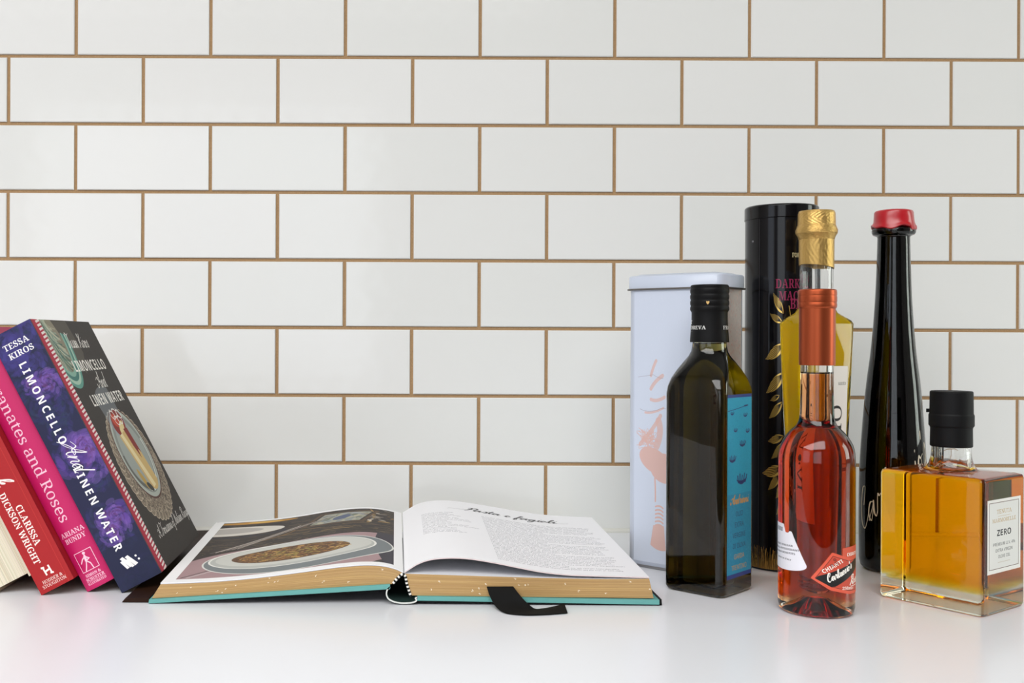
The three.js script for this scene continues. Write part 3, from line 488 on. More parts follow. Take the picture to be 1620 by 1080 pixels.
  // striped headband at the foot of the text block
  const hb = canvas(64, 512, (x, w, h) => { for (let k = 0; k < 20; k++) { x.fillStyle = k % 2 ? '#f2efe8' : '#0a0a0a'; x.fillRect(0, k * h / 20, w, h / 20 + 1); } });
  const hbPath = [[622, 922], [629, 914], [636, 908], [640, 909], [644, 924], [650, 943]].map(([a, b]) => at(a, b, ZF)), hbc = new THREE.CatmullRomCurve3(hbPath.map((p) => V(p.x, p.y, ZF + 0.0005)), false, 'centripetal');
  const tube = new THREE.TubeGeometry(hbc, 48, 0.0011, 8), tu = tube.attributes.uv; for (let i = 0; i < tu.count; i++) tu.setXY(i, tu.getY(i), tu.getX(i)); part('headband', tube, std({ map: hb, roughness: 0.8 }), g, 'black and white striped headband');
  // ribbon
  const fl = (px, py) => { const s = (py - ROLL * (px - CX) - CY) / EYE; return at(px, py, DIST - F / s); };
  const lo = (px, py) => fl(px, py).add(V(0, 0.0006, 0));
  const L = new THREE.CatmullRomCurve3([at(770, 928, 0.3262), at(775, 943, 0.3335), at(785, 960, 0.3430), lo(800, 971), lo(826, 974), lo(862, 973.5), lo(898, 971)], false, 'centripetal').getPoints(50);
  const R = new THREE.CatmullRomCurve3([at(812, 928, 0.3262), at(822, 941, 0.3330), at(833, 953, 0.3370), lo(846, 964), at(858, 962.5, 0.3385), at(875, 959.5, 0.3380), at(893, 955, 0.3370)], false, 'centripetal').getPoints(50);
  const rib = grid(50, 6, (u, v) => L[Math.round(u * 50)].clone().lerp(R[Math.round(u * 50)], v)), rib2 = grid(50, 6, (u, v) => L[Math.round(u * 50)].clone().lerp(R[Math.round(u * 50)], v).add(V(0, 0.0004, 0.0003)), true);
  part('ribbon_bookmark', mergeGeometries([rib, rib2]), std({ color: lin(0.004, 0.004, 0.004), roughness: 0.75, specularIntensity: 0.4 }), g, 'black ribbon trailing onto the worktop');
}

// ---------------------------------------------------------------- white tin
{
  const g = thing('storage_tin', 'tall white lidded tin with faded salmon illustration behind green bottle', 'tin');
  const a = V(0.2229, 0, 0.170), dir = V(0.0665, 0, 0.062).normalize(), side = V(dir.z, 0, -dir.x), w = 0.094, d = 0.055;
  const c = a.clone().addScaledVector(dir, w / 2).addScaledVector(side, d / 2); g.position.copy(c); g.rotation.y = -Math.atan2(dir.z, dir.x);
  const art = canvas(768, 2048, (x, W0, H0) => {
    x.fillStyle = '#cdd5e5'; x.fillRect(0, 0, W0, H0); speckle(x, 900, W0, H0, ['rgba(180,188,206,0.18)', 'rgba(240,242,248,0.2)'], 1, 4);
    x.fillStyle = '#d8b5ae'; x.strokeStyle = '#d8b2aa'; x.lineCap = 'round';
    const S = (w0, ...p) => { x.lineWidth = w0; x.beginPath(); x.moveTo(p[0], p[1]); for (let i = 2; i < p.length; i += 4) x.quadraticCurveTo(p[i], p[i + 1], p[i + 2], p[i + 3]); x.stroke(); };
    x.save(); x.translate(-125, 85); x.globalAlpha = 0.75;
    S(26, 300, 560, 320, 500, 352, 450); S(30, 300, 660, 340, 600, 420, 560); S(26, 300, 740, 360, 760, 440, 720); S(16, 240, 840, 320, 850, 430, 800); S(34, 400, 860, 330, 960, 190, 1080); S(60, 380, 900, 420, 980, 360, 1090);
    for (let k = 0; k < 46; k++) { x.globalAlpha = 0.8; S(5, 150 + rnd() * 200, 960 + rnd() * 170, 180 + rnd() * 150, 980 + rnd() * 140, 210 + rnd() * 190, 960 + rnd() * 170); } x.globalAlpha = 1;
    x.beginPath(); x.ellipse(340, 1200, 165, 90, 0.35, 0, 7); x.fill(); x.beginPath(); x.ellipse(440, 1250, 150, 110, 0.2, 0, 7); x.fill();
    S(14, 345, 1330, 352, 1420, 350, 1500); for (let k = 0; k < 6; k++) S(12, 352, 1540 + k * 28, 400, 1524 + k * 28, 430, 1548 + k * 28); x.beginPath(); x.moveTo(330, 1680); x.lineTo(440, 1680); x.lineTo(460, 1860); x.quadraticCurveTo(380, 1880, 300, 1830); x.closePath(); x.fill();
    x.restore(); x.strokeStyle = 'rgba(140,130,140,0.6)'; S(3, 40, 660, 120, 650, 200, 640, 260, 668, 300, 664); S(3, 60, 900, 140, 930, 250, 900, 300, 880, 330, 890);
  });
  const tinWhite = std({ color: srgb(200, 208, 224), roughness: 0.28 }), tinArt = std({ map: art, roughness: 0.28 });
  const tinSide = std({ roughness: 0.3, map: canvas(512, 2048, (x, W0, H0) => { x.fillStyle = '#b9b2ae'; x.fillRect(0, 0, W0, H0); speckle(x, 1800, W0, H0, ['rgba(200,120,112,0.35)', 'rgba(150,140,140,0.25)', 'rgba(220,190,184,0.35)'], 2, 12); x.fillStyle = '#7a2c34'; x.fillRect(60, 640, 130, 76); x.fillRect(70, 770, 150, 66); x.fillStyle = '#d8cdc8'; for (let k = 0; k < 5; k++) x.fillRect(74 + k * 24, 655, 12, 44), x.fillRect(86 + k * 26, 782, 12, 40); }) });
  const bodyH = 0.2685, r = 0.008;
  part('body', loft([[w / 2 - 0.0008, d / 2 - 0.0008, r, 0], [w / 2, d / 2, r, 0.0012], [w / 2, d / 2, r, bodyH]], 40), tinWhite, g);
  const fr = grid(1, 1, (u, v) => V(-w / 2 + r + (w - 2 * r) * u, 0.006 + (bodyH - 0.008) * v, d / 2 + 0.00015)); part('front_print', fr, tinArt, g, 'faded salmon figure printed on the front');
  const sd = grid(1, 1, (u, v) => V(w / 2 + 0.00015, 0.006 + (bodyH - 0.008) * v, d / 2 - r - (d - 2 * r) * u)); part('side_print', sd, tinSide, g, 'speckled pinkish side print');
  part('base_seam', loft([[w / 2 + 0.0006, d / 2 + 0.0006, r, 0.0002], [w / 2 + 0.001, d / 2 + 0.001, r, 0.001], [w / 2 + 0.0006, d / 2 + 0.0006, r, 0.0026]], 40), std({ color: srgb(150, 152, 158), roughness: 0.35, metalness: 0.6 }), g);
  const lid = part('lid', loft([[w / 2 + 0.0012, d / 2 + 0.0012, r, 0.2668], [w / 2 + 0.0012, d / 2 + 0.0012, r, 0.2785], [w / 2 + 0.0002, d / 2 + 0.0002, r, 0.2798], [w / 2 - 0.003, d / 2 - 0.003, r, 0.2800], [w / 2 - 0.006, d / 2 - 0.006, r, 0.2814], [w / 2 - 0.02, d / 2 - 0.02, r, 0.2818]], 50), tinWhite, g);
  part('rim', loft([[w / 2 + 0.0022, d / 2 + 0.0022, r, 0.2660], [w / 2 + 0.0026, d / 2 + 0.0026, r, 0.2668], [w / 2 + 0.0022, d / 2 + 0.0022, r, 0.2676]], 50), std({ color: srgb(120, 116, 112), roughness: 0.35, metalness: 0.7 }), lid, 'rolled metal rim');
}

// ---------------------------------------------------------------- black cylindrical tin
{
  const g = thing('biscuit_tin', 'tall glossy black cylindrical tin with gold leaf print against tiles', 'tin');
  g.position.set(0.3716, 0, 0.1714); const R = 0.0335, HT = 0.3475;
  const paint = (x, w, h, ink) => {
    const gold = ink ? '#ffffff' : '#d6b25e', U = (deg) => (0.5 + deg / 360) * w, Y = (m) => (1 - m / 0.334) * h;
    x.lineCap = 'round';
    const leaf = (deg, y, len, ang, wd = 0.35) => { x.save(); x.translate(U(deg), Y(y)); x.rotate(ang); x.strokeStyle = x.fillStyle = gold;
      x.beginPath(); x.moveTo(0, 0); x.bezierCurveTo(len * 0.2, -len * wd, len * 0.7, -len * wd * 0.9, len, -len * 0.12); x.bezierCurveTo(len * 0.7, 0, len * 0.5, len * wd * 0.6, 0, 0); x.fill();
      x.strokeStyle = ink ? '#000' : '#0b0a0d'; for (let k = 0; k < 6; k++) { x.lineWidth = 1.6 + len * 0.012; x.beginPath(); x.moveTo(len * 0.06, -len * 0.01 * k); x.quadraticCurveTo(len * 0.5, -len * wd * (0.9 - k * 0.26), len * (0.98 - 0.02 * k), -len * (0.16 - 0.03 * k)); x.stroke(); }
      x.restore(); };
    const stems = [[8, .243, 150, -2.1], [6, .235, 120, -2.6], [9, .215, 190, 2.75], [9, .188, 200, 2.6], [6, .16, 150, 2.55], [2, .166, 90, 2.9], [8, .128, 140, 3.0], [10, .122, 150, 2.55], [4, .118, 80, 2.0], [8, .098, 190, 3.05], [4, .093, 150, 2.5], [10, .09, 150, 2.2], [12, .072, 140, 2.3], [8, .07, 130, 1.9]];
    for (let rep = 0; rep < 1; rep++) stems.forEach(([d, y, l, a]) => leaf(d - 24, y, l, a));
    stems.forEach(([d, y, l, a]) => leaf(30 - d, y - 0.006, l, Math.PI - a));
    x.strokeStyle = gold; x.lineWidth = 6; x.beginPath(); x.moveTo(U(-8), Y(.25)); x.bezierCurveTo(U(6), Y(.2), U(-10), Y(.12), U(2), Y(.01)); x.stroke();
    for (let k = 0; k < 620; k++) { const d = -180 + k * 360 / 620, hh = 0.008 + 0.014 * rnd(); x.lineWidth = 2 + rnd() * 2.6; x.strokeStyle = ink ? '#e0e0e0' : ['#8e6e34', '#b48e46', '#6b5228'][k % 3]; x.beginPath(); x.moveTo(U(d), Y(0.001)); x.quadraticCurveTo(U(d + 2 * rnd() - 1), Y(hh * 0.6), U(d + 5 * rnd() - 2.5), Y(hh)); x.stroke(); }
    for (let k = 0; k < 5; k++) { x.lineWidth = 4; x.strokeStyle = gold; x.beginPath(); x.ellipse(U(-20 + k), Y(0.012 + k * 0.011), 17, 22, 0.4, 0.6, 5.6); x.stroke(); }
    if (!ink) { x.textAlign = 'left'; x.textBaseline = 'alphabetic'; x.fillStyle = '#8f2a4e'; x.font = 'bold 74px serif'; x.fillText('DARK', U(-29), Y(.2668)); x.fillText('MACA', U(-24), Y(.2555)); x.font = 'bold 82px serif'; x.fillText('BI', U(-7), Y(.2473)); x.fillStyle = '#e8d9a8'; x.font = 'bold 34px serif'; x.fillText('FOR', U(-3.7), Y(.2960)); }
    else { x.fillStyle = '#000'; }
  };
  const map = canvas(2048, 2048, (x, w, h) => { x.fillStyle = '#0b0a0d'; x.fillRect(0, 0, w, h); paint(x, w, h, false); });
  const s0 = seed; seed = s0; const metal = canvas(1024, 1024, (x, w, h) => { x.fillStyle = '#000'; x.fillRect(0, 0, w, h); x.scale(0.5, 0.5); paint(x, 2048, 2048, true); }); metal.colorSpace = THREE.NoColorSpace;
  const lac = std({ map, metalnessMap: metal, metalness: 0.6, roughness: 0.12, specularIntensity: 0.65 }), dark = std({ color: lin(0.003, 0.0026, 0.0034), roughness: 0.12, specularIntensity: 0.7 });
  part('body', wrap(R, -Math.PI, Math.PI, 0.0012, 0.3345, 96, 1), lac, g);
  part('floor_disc', lathe([[0, 0.0004], [R - 0.0012, 0.0002], [R - 0.0001, 0.0014], [R - 0.0003, 0.3335], [0, 0.3338]], 64), dark, g);
  part('lid', lathe([[0, 0.3345], [R + 0.0007, 0.3345], [R + 0.001, 0.3352], [R + 0.0007, 0.3358], [R + 0.0006, HT - 0.0015], [R - 0.0006, HT], [R - 0.003, HT], [R - 0.0042, HT - 0.0022], [0, HT - 0.0024]], 96), dark, g);
  const seam = grid(1, 1, (u, v) => { const a = -0.975 + 0.016 * u; return V((R + 0.0003) * Math.sin(a), 0.002 + 0.3315 * v, (R + 0.0003) * Math.cos(a)); }); part('seam', seam, std({ color: lin(0.03, 0.028, 0.032), roughness: 0.3 }), g, 'vertical seam');
  const riv = new THREE.SphereGeometry(0.0011, 12, 8); riv.translate((R) * Math.sin(-1.217), 0.313, R * Math.cos(-1.217)); part('rivet', riv, std({ color: lin(0.2, 0.2, 0.21), roughness: 0.3, metalness: 0.8 }), g);
}

// ---------------------------------------------------------------- bottles
// glass is solid up to the level of the contents (both refract alike) and hollow above; the contents lie inside and colour the light by their depth
// dark green square oil bottle
{
  const g = thing('oil_bottle', 'dark green square oil bottle with turquoise side label and black cap', 'bottle');
  g.position.set(0.2735, 0, 0.2675); g.rotation.y = -0.79;
  const B = 0.0285, N = 0.0142;
  const outer = [[B - 0.004, B - 0.004, .006, 0], [B - 0.0012, B - 0.0012, .007, .0012], [B, B, .0072, .004], [B, B, .0072, .172], [B - .0004, B - .0004, .0085, .178], [.0268, .0268, .0115, .185], [.0240, .0240, .0145, .1925], [.0205, .0205, .0165, .1995], [.0175, .0175, .0165, .2045], [.0157, .0157, .0157, .2085], [N + .0006, N + .0006, N + .0006, .213], [N, N, N, .22], [N, N, N, .255]];
  const t = 0.0022, inner = [[N - .003, N - .003, N - .003, .255], [N - .0028, N - .0028, N - .0028, .212], [.0150, .0150, .0148, .2045], [.0180, .0180, .0140, .1985], [.0215, .0215, .0120, .1915], [.0245, .0245, .009, .184], [B - t - .0004, B - t - .0004, .006, .177], [B - t, B - t, .005, .171], [B - t, B - t, .005, .010], [B - t - .002, B - t - .002, .005, .007]];
  const glass = std({ color: lin(1, 1, 1), roughness: 0.01, transmission: 1, thickness: 0.003, ior: 1.5, attenuationColor: lin(0.52, 0.47, 0.2), attenuationDistance: 0.018 });
  part('glass', loft([...outer, inner[0], [.0113, .0113, .0113, .2160], [.0112, .0112, .0112, .2150]]), glass, g, 'dark olive green glass');
  const oil = [...inner].reverse().filter((q) => q[3] < 0.2045); oil.push([.0148, .0148, .0148, .2040], [.0144, .0144, .0144, .2060]);
  part('oil', loft(oil), std({ color: lin(1, 1, 1), roughness: 0, transmission: 1, thickness: 0.02, ior: 1.0, attenuationColor: lin(0.9, 0.85, 0.5), attenuationDistance: 0.05 }), g);
  const label = canvas(420, 1400, (x, w, h) => {
    x.fillStyle = '#1a9fc4'; x.fillRect(0, 0, w, h); speckle(x, 1400, w, h, ['rgba(60,190,215,0.14)', 'rgba(10,120,160,0.14)'], 2, 10);
    x.fillStyle = '#203a86'; x.fillRect(0, 0, w, 34); x.fillRect(0, h - 26, w, 26);
    x.strokeStyle = x.fillStyle = '#1b2f6b'; x.lineWidth = 6; x.beginPath(); x.moveTo(10, 180); x.lineTo(120, 166); x.lineTo(340, 128); x.stroke(); x.beginPath(); x.ellipse(320, 130, 40, 9, -0.1, 0, 7); x.fill();
    const boat = (cx, cy, s) => { x.beginPath(); x.moveTo(cx - s, cy - s * 0.2); x.quadraticCurveTo(cx, cy + s * 1.2, cx + s, cy - s * 0.3); x.quadraticCurveTo(cx, cy + s * 0.3, cx - s, cy - s * 0.2); x.fill(); x.lineWidth = s * 0.16; for (let k = -2; k <= 2; k++) { x.beginPath(); x.moveTo(cx + k * s * 0.3, cy + s * 0.3); x.lineTo(cx + k * s * 0.42 + s * 0.1, cy - s * (0.5 + 0.3 * (k % 2 ? 1 : 0.4))); x.stroke(); } };
    boat(80, 210, 34); boat(310, 240, 38); boat(140, 400, 36); boat(350, 420, 40); boat(262, 560, 58); boat(90, 720, 62); boat(250, 960, 96);
    x.textAlign = 'center'; x.strokeStyle = '#d99a3c'; 
  });
  const label2 = canvas(420, 700, (x, w, h) => {
    x.fillStyle = '#1790b8'; x.fillRect(0, 0, w, h); speckle(x, 800, w, h, ['rgba(60,180,210,0.14)', 'rgba(10,110,150,0.16)'], 2, 10);
    x.fillStyle = '#203a86'; x.fillRect(0, h - 34, w, 34); x.strokeStyle = '#d79a3e'; x.lineWidth = 9;
    script(x, 'Andriani', 60, 84, 34, 0.3, 0.3, 1.15);
    x.fillStyle = '#12305c'; x.textAlign = 'center'; x.font = '56px sans-serif'; x.fillText('OLIO', w / 2, 190); x.fillText('EXTRA', w / 2, 280); x.fillText('VERGINE', w / 2, 368); x.fillText('DI OLIVA', w / 2, 456);
    x.fillStyle = '#c99a52'; x.fillText('GARDA', w / 2, 546); x.fillText('TRENTINO', w / 2, 636);
  });
  // paper label on the right hand face (local +x)
  const lab = (y0, y1) => grid(1, 1, (u, v) => V(B + 0.0002, y0 + (y1 - y0) * v, 0.0215 - 0.043 * u));
  const lm = (map) => std({ map, roughness: 0.5 });
  const L1 = part('label', lab(.0155, .172), lm(canvas(420, 1530, (x, w, h) => { x.drawImage(label.image, 0, 0, 420, 1100, 0, 0, 420, 830); x.drawImage(label2.image, 0, 0, 420, 700, 0, 830, 420, 700); })), g, 'turquoise paper label with little boats');
  void L1;
  const capMat = std({ color: lin(0.004, 0.004, 0.0045), roughness: 0.5, specularIntensity: 0.35 });
  const prof = [[N + .0004, .2165], [.0166, .2165], [.0162, .222], [.0153, .236], [.0153, .2425], [.0160, .2440]];
  for (let k = 0; k < 4; k++) { const y = .2440 + k * .0052; prof.push([.0165, y + .0008], [.0165, y + .0030], [.0159, y + .0042]); }
  prof.push([.0163, .2655], [.0155, .2668], [0, .2668]);
  const cap = part('screw_cap', lathe(prof, 72), capMat, g, 'black ribbed screw cap');
  const printM = (tex) => std({ map: tex, roughness: 0.5, alphaTest: 0.5 });
  const capPrint = canvas(1024, 160, (x, w, h) => { x.clearRect(0, 0, w, h); x.fillStyle = '#d9d9d6'; x.textAlign = 'center'; x.font = 'bold 50px serif'; for (const cx of [256, 768]) { x.fillText('FRANTOREVA', cx, 112); x.fillRect(cx - 18, 20, 36, 10); x.fillRect(cx - 6, 20, 12, 34); x.fillRect(cx - 14, 48, 28, 10); x.font = '26px serif'; x.fillText('· · · · ·', cx, 142); x.font = 'bold 50px serif'; } });
  part('cap_lettering', wrap((y) => .0154 + (0.236 - y) * 0.055 + 0.0004, 0.79 - Math.PI, 0.79 + Math.PI, .2235, .2375, 72, 2), printM(capPrint), cap, 'white lettering round the cap');
  const heart = canvas(64, 64, (x) => { x.clearRect(0, 0, 64, 64); x.fillStyle = '#d6b06a'; x.beginPath(); x.moveTo(32, 58); x.bezierCurveTo(-6, 26, 14, 0, 32, 20); x.bezierCurveTo(50, 0, 70, 26, 32, 58); x.fill(); });
  part('heart_emblem', wrap(.0168, 0.79 - 0.38 - 0.12, 0.79 - 0.38 + 0.12, .2488, .2530, 4, 1), printM(heart), cap, 'small gold heart');
}

// tall square bottle of yellow liqueur with gold foil
{
  const g = thing('liqueur_bottle', 'tall tapering bottle of yellow liquid with gold foil top', 'bottle');
  g.position.set(0.3762, 0, 0.245); g.rotation.y = 0.40;
  const N = 0.0142, top = 0.0230, bot = 0.0168, hb = (y) => bot + (top - bot) * y / 0.236;
  const outer = [[bot - .003, bot - .003, .004, 0], [bot, bot, .004, .003], [hb(.12), hb(.12), .004, .12], [top, top, .004, .2335], [top - .0012, top - .0012, .004, .2362], [.0196, .0196, .010, .2398], [.0166, .0166, .0130, .2432], [N + .0006, N + .0006, N + .0006, .249], [N, N, N, .255], [N, N, N, .325]];
  const t = .0022, inner = [[N - .0028, N - .0028, N - .0028, .325], [N - .0028, N - .0028, N - .0028, .250], [.0135, .0135, .011, .2425], [.0165, .0165, .008, .2385], [top - t - .001, top - t - .001, .003, .2335], [top - t, top - t, .003, .230], [hb(.12) - t, hb(.12) - t, .003, .12], [bot - t, bot - t, .003, .012]];
  part('glass', loft([...outer, inner[0], inner[1], [N - .0032, N - .0032, N - .0032, .2478]], 35), std({ color: lin(1, 1, 1), roughness: 0, transmission: 1, thickness: 0.01, ior: 1.4, attenuationColor: lin(0.97, 0.98, 0.9), attenuationDistance: 0.05 }), g);
  const liq = [...inner].reverse().filter((q) => q[3] < 0.2435); liq.push([N - .0033, N - .0033, N - .0033, .2474]);
  part('liquid', loft(liq, 35), std({ color: lin(1.0, 0.78, 0.004), roughness: 0, transmission: 0.6, thickness: 0.02, ior: 1.0, specularIntensity: 0, attenuationColor: lin(1.0, 0.88, 0.02), attenuationDistance: 0.03 }), g, 'slightly cloudy yellow liquid');
  const lt = canvas(400, 1300, (x, w, h) => { x.fillStyle = '#e9e4dc'; x.fillRect(0, 0, w, h); x.fillStyle = '#1c1a18'; x.font = '44px serif'; x.textAlign = 'center'; x.fillText('santo', 318, 160); x.save(); x.translate(250, 1060); x.rotate(-Math.PI / 2); x.textAlign = 'left'; x.font = '210px serif'; x.textBaseline = 'middle'; x.fillText('IVOLIO', 0, 0); x.restore(); });
  part('label', grid(1, 1, (u, v) => { const y = .060 + .136 * v; return V(-.0160 + .031 * u, y, hb(y) + .00025); }), std({ map: lt, roughness: 0.6 }), g, 'white paper label with upright lettering');
  part('back_label', grid(1, 1, (u, v) => { const y = .070 + .126 * v; return V(.013 - .026 * u, y, -hb(y) - .00025); }), std({ color: lin(0.75, 0.72, 0.66), roughness: 0.7 }), g, 'plain back label');
  const foilBump = noiseTex(256, 256, (i, j) => { const v = 128 + 50 * Math.sin(i * 0.2 + 3 * Math.sin(j * 0.12)) * Math.sin(j * 0.31) + (rnd() - 0.5) * 60; return [v, v, v]; }); foilBump.repeat.set(3, 2);
  const foil = lathe([[N + .0004, .2845], [.0149, .2845], [.0150, .309], [.0152, .3095], [.0158, .3115], [.0176, .3145], [.0178, .3175], [.0168, .3205], [.0160, .3225], [.0158, .3325], [.0150, .3348], [0, .3350]], 72);
  { const p = foil.attributes.position; for (let i = 0; i < p.count; i++) { const y = p.getY(i), a = Math.atan2(p.getX(i), p.getZ(i)), rr = Math.hypot(p.getX(i), p.getZ(i)); if (y < .2846) p.setY(i, y - 0.0022 * Math.sin(a)); if (y > .309 && rr > 0.005) { const k = 1 + 0.014 * Math.sin(a * 11 + y * 900) * Math.sin(a * 5); p.setX(i, p.getX(i) * k); p.setZ(i, p.getZ(i) * k); } } foil.computeVertexNormals(); }
  part('foil_capsule', foil, std({ color: lin(0.60, 0.38, 0.12), metalness: 0.9, roughness: 0.33, bumpMap: foilBump, bumpScale: 0.0004 }), g, 'gold foil capsule');
}

// bottle of red wine vinegar in front
{
  const g = thing('vinegar_bottle', 'slim round bottle of red liquid with copper capsule and diamond label', 'bottle');
  g.position.set(0.339, 0, 0.340);
  const R = 0.0292;
  const sh = smoothPts([[R, .121], [.0287, .128], [.0272, .1345], [.0240, .1405], [.0200, .1455], [.0160, .1495], [.0138, .154], [.0130, .160]], 26);
  const outer = [[0, .0145], [.006, .0135], [.014, .006], [.0195, .0012], [.022, 0], [.0255, .0004], [.0282, .0022], [R, .0065], ...sh, [.0126, .178], [.0126, .2540]];
  const inn = [[.0098, .2540], [.0098, .160], [.0108, .154], [.0132, .1485], [.0175, .1440], [.0216, .1390], [.0248, .1335], [.0262, .1275], [.0266, .120], [.0266, .010], [.025, .0068], [.021, .0072], [.015, .0115], [.007, .0180], [0, .0192]];
  part('glass', lathe([...outer, [.0098, .2540], [.0098, .1930], [.0090, .1918], [0, .1914]], 96), M.clear, g);
  const liqP = inn.slice().reverse().filter((q) => q[1] < .16); liqP.push([.0097, .1600], [.0097, .1926], [.0090, .1914], [0, .1910]);
  part('liquid', lathe(liqP, 96), std({ color: lin(1, 1, 1), roughness: 0, transmission: 1, thickness: 0.02, ior: 1.0, attenuationColor: lin(0.85, 0.22, 0.05), attenuationDistance: 0.026 }), g, 'clear orange red liquid');
  const cp = [[.0128, .1985], [.0138, .1985], [.0139, .2440], [.0141, .2446], [.0146, .2450], [.0149, .2462], [.0149, .2480], [.0145, .2490], [.0149, .2500], [.0149, .2535], [.0146, .2545], [.0149, .2555], [.0147, .2588], [.0138, .2598], [0, .2598]];
  part('capsule', lathe(cp, 80), std({ color: lin(0.44, 0.085, 0.03), metalness: 0.85, roughness: 0.34, bumpMap: clothBump, bumpScale: 0.00003 }), g, 'copper red capsule');
  // label: diamond sticker with black script band, round the right
  const diamond = canvas(1024, 1024, (x, w, h) => {
    x.clearRect(0, 0, w, h); const poly = (p, c) => { x.fillStyle = c; x.beginPath(); x.moveTo(p[0], p[1]); for (let i = 2; i < p.length; i += 2) x.lineTo(p[i], p[i + 1]); x.closePath(); x.lineJoin = 'round'; x.fill(); x.strokeStyle = c; x.lineWidth = 34; x.stroke(); };
    poly([560, 70, 1010, 40, 1010, 260, 560, 300], '#d4563c'); poly([40, 640, 360, 150, 700, 280, 1010, 250, 1010, 960, 700, 950, 330, 850], '#dd5a40');
    x.lineWidth = 8; x.strokeStyle = '#2a1210'; x.fillStyle = '#c84a34'; x.beginPath(); x.moveTo(90, 640); x.lineTo(370, 200); x.lineTo(690, 320); x.lineTo(1000, 300); x.lineTo(1000, 920); x.lineTo(700, 900); x.lineTo(340, 800); x.closePath(); x.fill(); x.stroke();
    x.fillStyle = '#0c0b0b'; x.beginPath(); x.moveTo(90, 650); x.lineTo(130, 600); x.lineTo(900, 300); x.lineTo(1000, 300); x.lineTo(1000, 470); x.lineTo(410, 800); x.lineTo(340, 800); x.closePath(); x.fill();
    x.fillStyle = x.strokeStyle = '#f5efe6';
    x.save(); x.translate(215, 545); x.rotate(-0.56); x.font = 'bold 104px sans-serif'; x.scale(0.96, 1); x.fillText('CHIANTI', 0, 0); x.restore();
    x.save(); x.translate(290, 720); x.rotate(-0.50); script(x, "Carluccio's", 0, 0, 68, 0.34, 0.3, 0.9); x.restore();
    x.save(); x.translate(720, 790); x.rotate(-0.1); script(x, 'Rosso', 0, 0, 84, 0.28, 0.3, 0.85); x.restore(); x.fillRect(740, 812, 260, 12);
    x.save(); x.translate(540, 868); x.rotate(0.06); x.font = 'bold 84px serif'; x.fillText('250ml℮', 0, 0); x.restore();
    x.save(); x.translate(640, 222); x.rotate(0.0); x.font = 'bold 92px sans-serif'; x.scale(0.8, 1); x.fillText('CHIANTI R', 0, 0); x.restore();
    x.strokeStyle = '#33130f'; x.lineWidth = 9; for (const [cx, cy, r] of [[352, 380, 34], [430, 340, 44], [400, 268, 30]]) { x.beginPath(); for (let a = 0; a < 9; a += 0.3) x.lineTo(cx + r * (1 - a / 11) * Math.cos(a), cy + r * (1 - a / 11) * Math.sin(a)); x.stroke(); }
  });
  const sticker = (map) => std({ map, roughness: 0.5, alphaTest: 0.5 });
  part('front_label', wrap(R + .0002, -0.55, 1.10, .0172, .0582, 40, 1), sticker(diamond), g, 'orange and black diamond label');
  const back = canvas(1024, 1024, (x, w, h) => { x.clearRect(0, 0, w, h); x.fillStyle = '#e9e7ee'; x.lineJoin = 'round'; x.strokeStyle = '#e9e7ee'; x.lineWidth = 60; x.beginPath(); x.moveTo(300, 60); x.lineTo(560, 60); x.lineTo(600, 230); x.lineTo(700, 230); x.lineTo(720, 190); x.lineTo(940, 850); x.quadraticCurveTo(960, 960, 560, 980); x.lineTo(60, 960); x.lineTo(200, 220); x.closePath(); x.fill(); x.stroke();
    x.fillStyle = '#2a2730'; x.textAlign = 'center'; x.font = 'bold 56px sans-serif'; ['WINE VINEGAR', 'TYPICAL ANTIOXIDANT', '& 250ml BENEFITS'].forEach((t, i) => { x.save(); x.translate(560, 500 + i * 82); x.rotate(-0.06); x.fillText(t, 0, 0); x.restore(); }); x.font = 'bold 46px sans-serif'; x.fillText('MADE IN ITALY', 570, 790); x.fillStyle = '#4a4750'; for (let k = 0; k < 14; k++) x.fillRect(360 + k * 14, 110, 4 + (k * 7 % 5) * 2, 90); });
  part('back_label', wrap(R + .0002, -2.45, -0.52, .0345, .0725, 40, 1), sticker(back), g, 'white bell-shaped label with small print');
}

